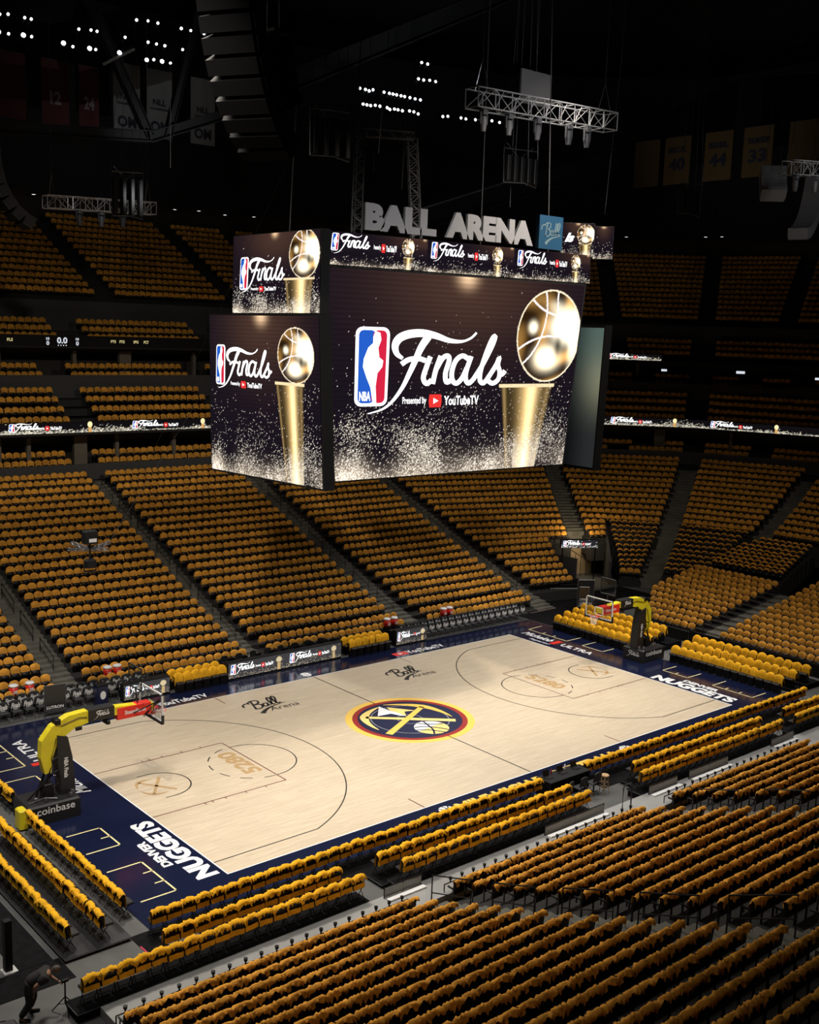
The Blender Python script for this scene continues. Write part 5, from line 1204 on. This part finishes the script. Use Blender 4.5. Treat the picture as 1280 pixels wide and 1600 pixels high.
for k in range(3):
    a = 2*math.pi*k/3+.4; MB().tube([(0, 0, .42), (.34*math.cos(a), .34*math.sin(a), .015)], .016, 6).build('leg', BLACKM, t)
m = MB()
for k in range(3): a = 2*math.pi*k/3+.4; m.tube([(0, 0, .22), (.18*math.cos(a), .18*math.sin(a), .2)], .01, 5)
m.build('spreader', BLACKM, t); m = MB(); m.rbox(-.09, .09, -.05, .05, .84, .90, .01); m.tube([(-.2, 0, .86), (.24, .05, .84)], .014, 6); m.build('head_plate', BLACKM, t)
t = thing('floor_post', (-21.98, -8.75, .0), 'black post with white foot at the left edge on the concrete', 'post')  # plain post, holds no lamp
MB().box(-.10, .10, -.1, .1, .03, 1.5).build('column', BLACK, t); MB().rbox(-.16, .22, -.2, .16, .001, .03, .01).build('foot', mat('white_foot', (.6, .6, .6), .5), t)
t = thing('light_strip', (-18.1, -12.172, .25), 'thin row of small green lights on the back edge of the near left deck', 'light strip')
m = MB()
for k in range(16): m.box(-.62+.08*k, -.58+.08*k, -.012, .004, 0, .02)
m.build('green_lamps', emis('green_lamp', (.02, .35, .10), .6), t)
t = thing('stage_monitor', (-23.35, -11.75, 0), 'dark rounded case in the bottom left corner', 'case')
MB().rbox(-.5, .5, -.3, .3, .001, .42, .06).build('body', mat('dark_case', (.02, .02, .022), .5), t); MB().tube([(-.3, .31, .38), (0, .36, .40), (.3, .31, .38)], .015, 5).build('handle', BLACKM, t)

# ------------------------------------------------------------------ fascia LED ribbons round the bowl
def fascia(label, d, z0, z1, segs, picfn, txt=None, per=8.3, s0=0.0, nm='fascia_screen'):
    t = thing(nm, (0, 0, 0), label, 'screen'); A = off(d); pos = 0
    for i in range(len(A)-1):
        a, b = A[i], A[i+1]; L = np.linalg.norm(b-a); dd = (b-a)/L; n = np.array([dd[1], -dd[0]]); n = n if n @ (-(a+b)/2) > 0 else -n
        for (g0, g1) in segs:
            u0, u1 = max(g0, pos), min(g1, pos+L)
            if u1-u0 < .3: continue
            p, q = a+dd*(u0-pos), a+dd*(u1-pos); P = [(*p, z0), (*q, z0), (*q, z1), (*p, z1)]
            m = MB(); m.hexa([(*p, z0-.03), (*q, z0-.03), (*(q-n*.15), z0-.03), (*(p-n*.15), z0-.03), (*p, z1+.03), (*q, z1+.03), (*(q-n*.15), z1+.03), (*(p-n*.15), z1+.03)]); m.xf(Matrix.Translation((-n[0]*.02, -n[1]*.02, 0))); m.build('cabinet', BLACK, t)
            Lg = u1-u0; led_panel('strip_picture', P, int(Lg*13), 14, lambda u, v: picfn(u0+u*Lg, v), t)
            if txt:
                k0 = math.ceil((u0-s0)/per-.25); 
                for k in range(k0, int((u1-s0)/per)+2):
                    c0 = s0+k*per
                    if c0 < u0 or c0+3.4 > u1: continue
                    M = lambda a_, b_, l=0: tuple(np.array([*(p+dd*(c0-u0+a_*3.4)), z0+(z1-z0)*b_])+np.array([*n, 0])*(.012+.004*l))
                    overlay(t, M, (.0,.11,.22,1.0), (.03,.56,.12,1.05), (.52,1.0,.30,.70), 22)
                    if c0+5.9 < u1:
                        M2 = lambda a_, b_, z_=0: tuple(np.array([*(p+dd*(c0-u0+5.1+a_)), z0+(z1-z0)*b_])+np.array([*n, 0])*.02)
                        m = MB(); disc(m, .2, .78, .17, .30, M2, 16); m.build('ball_picture', Y_E, t); m = MB(); poly(m, [(.09,.0),(.31,.0),(.31,.5),(.09,.5)], M2); m.build('cup_picture', emis('screen_amber', (.8,.45,.15), .9), t)
        pos += L
    return t
def strip_pic(x, v):
    C = np.zeros((len(x), 3))+np.array([.006, .005, .006]); h = .30+.12*np.sin(x*.9)+.1*np.sin(x*.37+1)
    on = rng.random(len(x)) < .75*np.exp(-(v/h)**2); C[on] = (.2+1.0*rng.random(len(x))[:, None]**1.5*np.array([[1, .88, .62]]))[on]; return C
fascia('long ribbon screen running round the bowl above the lower stand', .25, 10.5, 11.15, [(8, 84)], strip_pic, True, 8.3, 15.5)
fascia('upper ribbon screen right of the scoreboard, above the suites', 5.0, 15.85, 16.35, [(62.6, 73.6)], strip_pic, True, 6.0, 62.9)
t = thing('score_strip', (0, 35.85, 15.85), 'dark score strip with clock 0.0 and team totals at the upper left', 'screen')
MB().box(-12, 15, 0, .12, 0, .75).build('cabinet', BLACK, t)
def stext(wd, x, z, w_, h_, m, parent=t, bold=.03): mm = MB(); put_text(mm, wd, lambda u, v: (x+w_*(u-.5), -.01, z+h_*v), bold); mm.build('lettering', m, parent)
WS = emis('score_white', (.85, .9, 1), .8); YS = emis('score_yellow', (1, .85, .4), .6)
stext('0.0', -.95, .20, .72, .42, WS)
for k in range(4): stext('.', -1.22+.18*k, .04, .08, .08, WS)
for x in (-1.95, .12): stext('10', x, .42, .22, .18, WS); stext('0', x, .08, .2, .28, WS)
for wd, x in (('PTS', 2.75), ('FTG', 3.4), ('3PG', 4.45), ('PCT', 5.25), ('FLS', -4.5), ('PTS', -5.5)): stext(wd, x, .30, .38, .20, YS)
for i, (x, y, z, wd, hh, w_) in enumerate(((44.9, 20.5, 15.0, .55, .3, 'ON AIR'), (46.5, 14.2, 15.1, .8, .35, 'SUITE'), (48.8, 8.5, 14.9, 1.0, .3, 'SUITE'))):
    o = thing('suite_screen', (x, y, z), 'small bright screen inside a right suite under the upper ribbon, %s from the left' % ordw(i+1), 'screen', 'small screens in the right suites', -.9)
    MB().box(-wd/2, wd/2, 0, .05, 0, hh).build('case', BLACK, o); MB().box(-wd*.42, wd*.42, -.012, -.002, hh*.2, hh*.8).build('bright_picture', WS, o)

# ------------------------------------------------------------------ roof: beams, lamps, speakers, trusses, banners
STEEL = mat('dark_steel', (.03, .032, .036), .55, .3); LAMP = emis('lamp_white', (.9, .96, 1), 7.0); LAMPS = emis('lamp_white_small', (.9, .96, 1), 3.0)
def beam(a, b, w_, h, label, m=STEEL, name='roof_beam'):
    a, b = Vector(a), Vector(b); d = (b-a).normalized(); s_ = d.cross(Vector((0, 0, 1))).normalized(); u_ = s_.cross(d); mb = MB()
    f = lambda p, i, j: tuple(p+s_*i*w_/2+u_*j*h/2-a)
    for j0, j1, ww in ((-1, -.8, 1), (-.8, .8, .25), (.8, 1, 1)):
        mb.hexa([f(a,-ww,j0), f(b,-ww,j0), f(b,ww,j0), f(a,ww,j0), f(a,-ww,j1), f(b,-ww,j1), f(b,ww,j1), f(a,ww,j1)])
    o = mb.build(name, m); o.location = a; return tag(o, label, 'beam', 'roof beams')
beam((-1.2, 10, 29.0), (15.5, 10, 37.2), .9, 1.0, 'long dark roof beam rising to the right above the left speaker array')
beam((-8, 34, 28.95), (4.6, 34, 30.0), .7, .75, 'grey blue catwalk beam at the upper left, level part')
beam((4.5, 34, 29.9), (11.5, 34, 32.7), .7, .7, 'grey blue catwalk beam at the upper left, rising part')
beam((4.6, 34, 30.0), (-.5, 34, 39.5), .6, .6, 'dark diagonal brace crossing in front of the grey banners')
beam((5.9, 34, 30.0), (8.6, 34, 40), .5, .5, 'dark steep brace left of the large speaker array')
beam((23.5, 30, 25.5), (48, 30, 33.5), 1.0, 1.6, 'long dark roof beam rising to the right behind the gold banners')
beam((20, 38, 33), (46, 38, 33), .5, .5, 'dark level roof beam behind the small white lamps')
t = thing('light_strut', (1.6, 32, 34.3), 'pale tilted strut between the floodlights at the upper left', 'strut'); MB().tube([(-1.2, 0, -.7), (.9, 0, .6)], .1, 6).build('bar', mat('pale_strut', (.3, .3, .3), .5), t)
LA = [(-6.1,35.3,1),(-5.6,35.4,1),(-4.6,35.4,1),(-4.2,35.4,1),(-6.2,34.3,3),(-5.6,34.3,1),(-4.7,34.4,3),(-4.2,34.4,1),(-2.2,34.4,3),(-1.6,34.3,1),(-.5,34.4,3),(-.1,34.4,1),(1.5,34.5,3),(1.9,35.5,1),(-1.2,35.4,1),(-.4,35.5,1),(0,35.5,1),(2.7,36.7,1.4),(3.5,36.8,.9),(4.2,36.8,1.2),(5.9,36.8,1.6),(6.6,36.8,.9),(7.6,36.8,1.5),(3.5,35.5,1.2),(4.1,35.5,1),(4.7,35.5,1.3),(6.0,35.5,1),(3.4,34.4,2.6),(3.9,34.5,1.2),(4.5,34.5,2.8),(5.1,34.5,1)]
def lampthing(x, y, z, r, label, grp, me_cache={}):
    k = round(r, 3)
    if k not in me_cache:
        m = MB(); m.lathe([(0, -.06), (r*.9, -.05), (r, 0), (r*.9, .05), (0, .06)], n=12); m.xf(Matrix.Rotation(math.radians(62), 4, 'X')); h = MB(); h.lathe([(r*.6, .1), (r*1.12, .08), (r*1.15, .36), (r*.7, .5), (0, .5)], n=12); h.xf(Matrix.Rotation(math.radians(62-180), 4, 'X').inverted() if False else Matrix.Rotation(math.radians(62-180), 4, 'X'))
        me_cache[k] = (mb_mesh(h, 'housing', BLACKM), mb_mesh(m, 'lens', LAMP if r > .1 else LAMPS))
    t = thing('floodlight', (x, y, z), label, 'light', grp)
    for me in me_cache[k]: link(me.name, me, None, t)
for i, (x, z, r) in enumerate(sorted(LA)): lampthing(x, 32, z, .055+.028*r, 'bright white floodlight in the upper left cluster, %s from the left' % ordw(i+1), 'upper left floodlights')
LC = [(27,37.5),(27.6,37.5),(28.0,37.45),(28.4,37.6),(29.6,37.6),(30.2,37.6),(30.6,37.6),(31,37.6),(31.5,37.6),(31.9,37.6),(32.5,37.6),(33.1,37.6),(33.7,37.6),(27.4,36.3),(27.8,36.3),(28.2,36.3),(28.7,36.4),(29.2,36.4),(30,36.4),(30.3,36.3),(30.8,36.4),(31.2,36.4),(31.7,36.4),(32.5,36.5),(33,36.5),(33.5,36.4),(33.7,40.7),(34.4,40.7),(33.4,39.3),(34,39.3),(34.7,39.4),(35.4,39.4),(36.4,36.6),(37,36.7),(38.6,36.8),(39.2,36.8),(40.4,36.9),(41,37),(42.5,37.1),(43.5,37.1)]
for i, (x, z) in enumerate(sorted(LC)): lampthing(x, 40, z, .115, 'small white lamp in the distant roof rows above the scoreboard, %s from the left' % ordw(i+1), 'distant roof lamps')
for i, (x, y, z) in enumerate(((3.0,49.9,27.3),(4.4,49.0,27.3),(15.2,49.9,27.3),(17.0,49.0,27.3),(20.1,49.9,27.3),(22.5,49.0,27.3),(57.6,33.5,27.3),(57.2,35.5,27.3),(61.0,27.0,27.3),(61.5,25.6,27.3),(64.5,19.5,27.3))):
    if x > 50: x, y = x-4.5, y-1.5
    t = thing('downlight', (x, y, z-.13), 'tiny downlight in the brown ceiling band, %s from the left' % ordw(i+1), 'light', 'tiny ceiling downlights'); MB().cyl(0, 0, -.02, .03, .16, 12).build('lens', LAMPS, t); MB().lathe([(.16, -.03), (.2, -.03), (.2, .05), (.16, .05)], n=14).build('trim_ring', BLACKM, t)
def speaker_array(p0, p1, bend, n, wd, dp, face, label, m=mat('speaker_grille', (.016, .016, .018), .6), lean=0.0):
    """column of line-array boxes hanging from p0 down to p1, curving by bend"""
    p0, p1 = Vector(p0), Vector(p1); t = thing('speaker_array', p0, label, 'loudspeaker', 'hanging loudspeaker arrays', face); L_ = (p1-p0).length/n
    x, z, a = 0.0, 0.0, lean
    for i in range(n):
        a = lean+bend*(i/(n-1))**1.6; mb = MB(); h = L_*.95; mb.hexa([(-wd/2,-dp/2,-h),(wd/2,-dp/2,-h),(wd/2*.96,dp/2,-h*.92),(-wd/2*.96,dp/2,-h*.92),(-wd/2,-dp/2,0),(wd/2,-dp/2,0),(wd/2*.96,dp/2,-h*.06),(-wd/2*.96,dp/2,-h*.06)])
        for s_ in (-1, 1): mb.box(s_*wd/2-.02, s_*wd/2+.02, -dp*.3, dp*.3, -h*.9, -h*.1)
        mb.xf(Matrix.Translation((0, x, z)) @ Matrix.Rotation(-a, 4, 'X')); mb.build('speaker_box', m, t)
        x += math.sin(a)*-L_*1.0*(-1 if True else 1)*-1; z -= math.cos(a)*L_
    mb = MB(); mb.box(-wd*.45, wd*.45, -dp*.4, dp*.4, .06, .16); mb.tube([(-wd*.3, 0, .16), (-wd*.1, 0, 9)], .015, 5); mb.tube([(wd*.3, 0, .16), (wd*.1, 0, 9)], .015, 5); mb.build('rigging_frame', BLACKM, t); return t
SPK = mat('dark_speaker_grille', (.0025, .0025, .003), .8, spec=.05)
speaker_array((-14.9, -8, 28.6), (-14.9, -8, 22.0), .95, 12, 1.75, .8, math.radians(118), 'large dark curved loudspeaker array hanging left of the scoreboard top', SPK, .10)
speaker_array((-12.6, -7, 26.3), (-12.6, -7, 24.2), .35, 4, .9, .8, math.radians(100), 'smaller dark loudspeaker array just right of the large one', SPK, .1)
speaker_array((39.6, 5, 29.0), (39.6, 5, 23.2), 1.15, 10, 1.3, .75, math.radians(-75), 'curved grey loudspeaker array at the right edge', mat('grey_speaker_face', (.16, .16, .165), .6), .25)
speaker_array((34.9, 5.5, 28.9), (34.9, 5.5, 26.7), .2, 2, 1.6, 1.1, math.radians(-50), 'pair of square grey speaker boxes above the right curved array', mat('grey_speaker_face', (.16, .16, .165), .6), .5)
speaker_array((-11.3, 20, 26.6), (-8.5, 20, 22.4), 1.1, 8, 1.2, .6, math.radians(90), 'dark curved loudspeaker array at the left edge')
def light_truss(x0, x1, y, z0, z1, hh, n, label, fixtures, grp='lighting trusses'):
    t = thing('lighting_truss', (x0, y, z0), label, 'truss', grp); dx = x1-x0; dz = z1-z0; m = MB(); dpt = hh
    P = lambda f, j, k: (dx*f, j*dpt/2, dz*f+k*hh)
    for j in (-1, 1):
        for k in (0, 1): m.tube([P(0,j,k), P(1,j,k)], .034, 6)
    for i in range(n+1):
        f = i/n
        for j in (-1, 1): m.tube([P(f,j,0), P(f,j,1)], .026, 5)
        for k in (0, 1): m.tube([P(f,-1,k), P(f,1,k)], .02, 5)
        if i < n:
            for j in (-1, 1):
                m.tube([P(f,j,0), P(f+.5/n,j,1)], .018, 5) if j < 0 else None; m.tube([P(f,j,i % 2), P(f+1/n,j,1-i % 2)], .018, 5)
    m.build('truss_frame', ALU, t); m = MB()
    for f in (.06, .94):
        a = Vector(P(f,0,1)); m.tube([a+Vector((0,-dpt/2,0)), a+Vector((0,0,1.3)), a+Vector((0,dpt/2,0))], .02, 5); m.tube([a+Vector((0,0,1.3)), a+Vector((0,0,12))], .012, 5)
    m.build('hoist_cable', GREYM, t)
    for i, f in enumerate(fixtures):
        q = Vector(P(f,0,0)); m = MB(); m.box(-.14,.14,-.14,.14,-.22,0); m.lathe([(0,-.95),(.12,-.93),(.17,-.6),(.15,-.3),(0,-.28)], n=12)
        for s_ in (-1, 1): m.box(s_*.2-.02, s_*.2+.02, -.05, .05, -.62, -.1)
        m.box(-.2,.2,-.05,.05,-.2,-.12); m.xf(Matrix.Translation(q)); m.build('moving_light', mat('grey_fixture', (.10, .10, .11), .5), t)
    return t
light_truss(2.3, 11.65, 0, 27.35, 27.62, .82, 9, 'bright aluminium lighting truss hanging at the upper right of the scoreboard', (.08, .25, .45, .68, .82))
t = thing('truss_panel', (7.3, 1.0, 28.3), 'plain grey square panel standing behind the bright lighting truss', 'panel'); MB().box(-1.02, 1.02, -.05, .05, 0, 1.5).build('board', mat('grey_board', (.09, .09, .095), .7), t); MB().tube([(0, 0, 1.5), (0, 0, 14)], .014, 5).build('cable', GREYM, t)
light_truss(-4.4, 2.8, 30, 24.25, 24.5, .75, 9, 'small aluminium lighting truss far away above the upper left seats', (.3, .5, .7))
light_truss(27.7, 34, 0, 27.4, 27.9, .8, 6, 'aluminium lighting truss cut by the right edge of the photo', (.15, .5))
def upspot(a, b, pw, deg):
    l = D.lights.new('roof_fill_spot', 'SPOT'); l.energy = pw; l.spot_size = math.radians(deg); l.spot_blend = 1; l.shadow_soft_size = .2; o = D.objects.new('roof_fill_spot', l); COL.objects.link(o); o.location = a
    o.rotation_euler = (Vector(b)-Vector(a)).to_track_quat('-Z', 'Y').to_euler()
upspot((4, -9, 26), (7, 0, 27.8), 1500, 70); upspot((-1, 23, 25), (-.5, 30, 24.6), 260, 70); upspot((28, -6, 27.5), (30.5, 0, 27.9), 450, 60); upspot((33, -5, 25), (37.5, 5, 27), 480, 55)  # unseen fill spots added to brighten the trusses and right speakers
def rig_cluster(x, y, z, label, n=4, h=2.2, w_=1.6):
    t = thing('rigging_cluster', (x, y, z), label, 'rigging', 'hanging cable and speaker clusters'); m = MB()
    for i in range(n): q = (i/(n-1)-.5)*w_; m.rbox(q-.12, q+.12, -.2, .2, -h, -.3, .03)
    m.build('dark_cases', mat('dark_case_grey', (.008, .008, .009), .5), t); m = MB()
    m.tube([(-w_*.6, 0, 0), (w_*.6, 0, .1)], .03, 5); m.tube([(-w_*.6, 0, -h-.1), (0, -.3, -h-.05), (w_*.6, 0, -h-.15)], .03, 5)
    for q in (-.6, -.2, .25, .6): m.tube([(q*w_, 0, -h-.1), (q*w_*1.05, 0, 0), (q*w_*.7, 0, 4), (q*w_*.4, 0, 12)], .014, 4)
    m.tube([(-w_*.5, .1, .3), (0, .1, -.35), (w_*.5, .1, .25)], .02, 5); m.build('cables', GREYM, t); return t
rig_cluster(-1.6, 5, 27.2, 'cluster of dark hanging cases on cables, upper centre above the scoreboard', 4, 1.9, 1.8)
rig_cluster(8.6, 3, 26.6, 'dark hanging cases on cables just under the bright lighting truss', 5, 1.5, 1.9)
rig_cluster(-1.5, 25, 26.2, 'dark hanging cases on cables in front of the small far truss', 4, 2.4, 1.6)
rig_cluster(29.5, 8, 27.6, 'dark hanging cases on cables below the gold banners', 4, 1.8, 2.0)
for i, (x, y, a) in enumerate(sorted(((-6, -4, .1), (-3, 0, -.1), (1, 3, .05), (9, 4, 0), (14, 2, .1), (-9, 6, 0)), key=lambda q: proj((q[0], q[1], 26))[0])):
    t = thing('hanging_cable', (x, y, 24), 'thin grey cable hanging from the dark roof, %s from the left' % ordw(i+1), 'cable', 'thin cables from the roof'); MB().tube([(0, 0, 0), (a*6, 0, 8), (a*8, 0, 21)], .012, 4).build('strand', GREYM, t)
# the floating camera head over the left stand
t = thing('hanging_camera', (-13.2, 5, 8.3), 'black cable camera rig floating in front of the left far stand', 'camera')
MB().rbox(-.28, .28, -.2, .2, .45, .98, .05).build('camera_body', BLACK, t); o = MB().box(-.12, .2, -.215, -.2, .52, .66).build('status_screen', mat('white_label', (.6, .6, .62), .5), t)
m = MB()
for a in (.3, 1.9, 3.4, 5.0): lattice(m, (.1*math.cos(a), .1*math.sin(a), .2), (1.05*math.cos(a), 1.05*math.sin(a), .34), .10, 5, .010)
m.build('outrigger_arms', GREYM, t); m = MB(); m.tube([(0, 0, -.5), (0, 0, .45)], .04, 6); m.rbox(-.22, .22, -.16, .16, -.55, -.2, .06); m.tube([(-.25, 0, -.45), (-.25, 0, -.7), (.25, 0, -.7), (.25, 0, -.45)], .04, 6); m.build('gimbal', BLACK, t)
m = MB()
for a in (.3, 1.9, 3.4, 5.0): m.tube([(1.05*math.cos(a), 1.05*math.sin(a), .36), (16*math.cos(a), 10*math.sin(a), 18)], .006, 3)
m.build('suspension_cable', BLACKM, t)
# banners
def banner(x, y, z0, w_, h, rz, m, label, lines, ink, grp):
    t = thing('banner', (x, y, z0), label, 'banner', grp, rz); mb = MB(); n = 9; V = []
    for s_ in (0, .012):
        for i in range(n):
            q = -w_/2+w_*i/(n-1); off_ = .03*math.sin(i*1.3); V += [(q, off_+s_, 0), (q, off_+s_, h)]
    k = 2*n; F = [(2*i, 2*i+2, 2*i+3, 2*i+1) for i in range(n-1)]+[(k+2*i+1, k+2*i+3, k+2*i+2, k+2*i) for i in range(n-1)]; mb.add(V, F); mb.build('cloth', m, t); MB().tube([(-w_/2-.05, 0, h), (w_/2+.05, 0, h)], .03, 6).build('top_pole', BLACKM, t)
    for wd, zc, ww, hh in lines: mb = MB(); put_text(mb, wd, lambda u, v: ((u-.5)*ww, -.045, h*zc+(v-.5)*hh), .04); mb.build('lettering', ink, t)
DRD = mat('dark_red_banner', (.05, .005, .006), .8); GRYB = mat('grey_banner', (.17, .18, .19), .8); GLDB = mat('old_gold_banner', (.085, .052, .013), .8); INKG = mat('dim_white_ink', (.16, .15, .15), .7); INKN = mat('dark_navy_ink', (.01, .012, .03), .7)
for x, w_, num, nm, lb in ((-4.2, 1.6, '9', '', 'leftmost'), (-1.6, 1.9, '', '', 'second'), (1.5, 2.0, '12', '', 'third'), (4.0, 1.5, '24', '', 'fourth')):
    banner(x, 42, 31.2, w_, 4.4, 0, DRD, 'dark red hanging banner at the upper left, %s from the left' % lb, [(num, .42, .8, .9)] if num else [], INKG, 'dark red banners')
for x, lb in ((6.95, 'left'), (9.6, 'middle'), (13.3, 'right')):
    banner(x, 42, 31.4, 2.1, 4.9, 0, GRYB, 'pale grey hanging banner with dark crest, %s one of three' % lb, [('NLL', .52, 1.1, .45), ('CHAMPIONS', .42, 1.6, .18), ('OM', .16, 1.5, .8)], INKN, 'pale grey banners')
for (x, y), num, nm, lb in zip(((52, 29.3), (52, 25.95), (52, 21.7), (52, 17.85), (52, 13.6)), ('', '40', '44', '33', ''), ('', 'BECK', 'ISSEL', 'THOMPSON', ''), ('leftmost', 'second', 'third', 'fourth', 'fifth')):
    banner(x, y, 31.4, 2.8, 4.1, -HP, GLDB, 'old gold hanging banner at the upper right, %s from the left' % lb, ([(num, .42, 1.7, 1.1)] if num else [])+([(nm, .72, 2.0, .5)] if nm else []), INKN, 'old gold banners')
spot(9, 18, 24, 6, 60, 30, 50); 
for tx, ty, tz, sx_, sy_, sz_, pw in ((6, 42, 33.5, 6, 26, 26, 900), (52, 21, 33, 36, 21, 25, 900)):
    l = D.lights.new('banner_light', 'SPOT'); l.energy = pw; l.spot_size = 1.1; l.spot_blend = 1; o = D.objects.new('banner_light', l); COL.objects.link(o); o.location = (sx_, sy_, sz_); o.rotation_euler = (Vector((tx, ty, tz))-Vector((sx_, sy_, sz_))).to_track_quat('-Z', 'Y').to_euler()
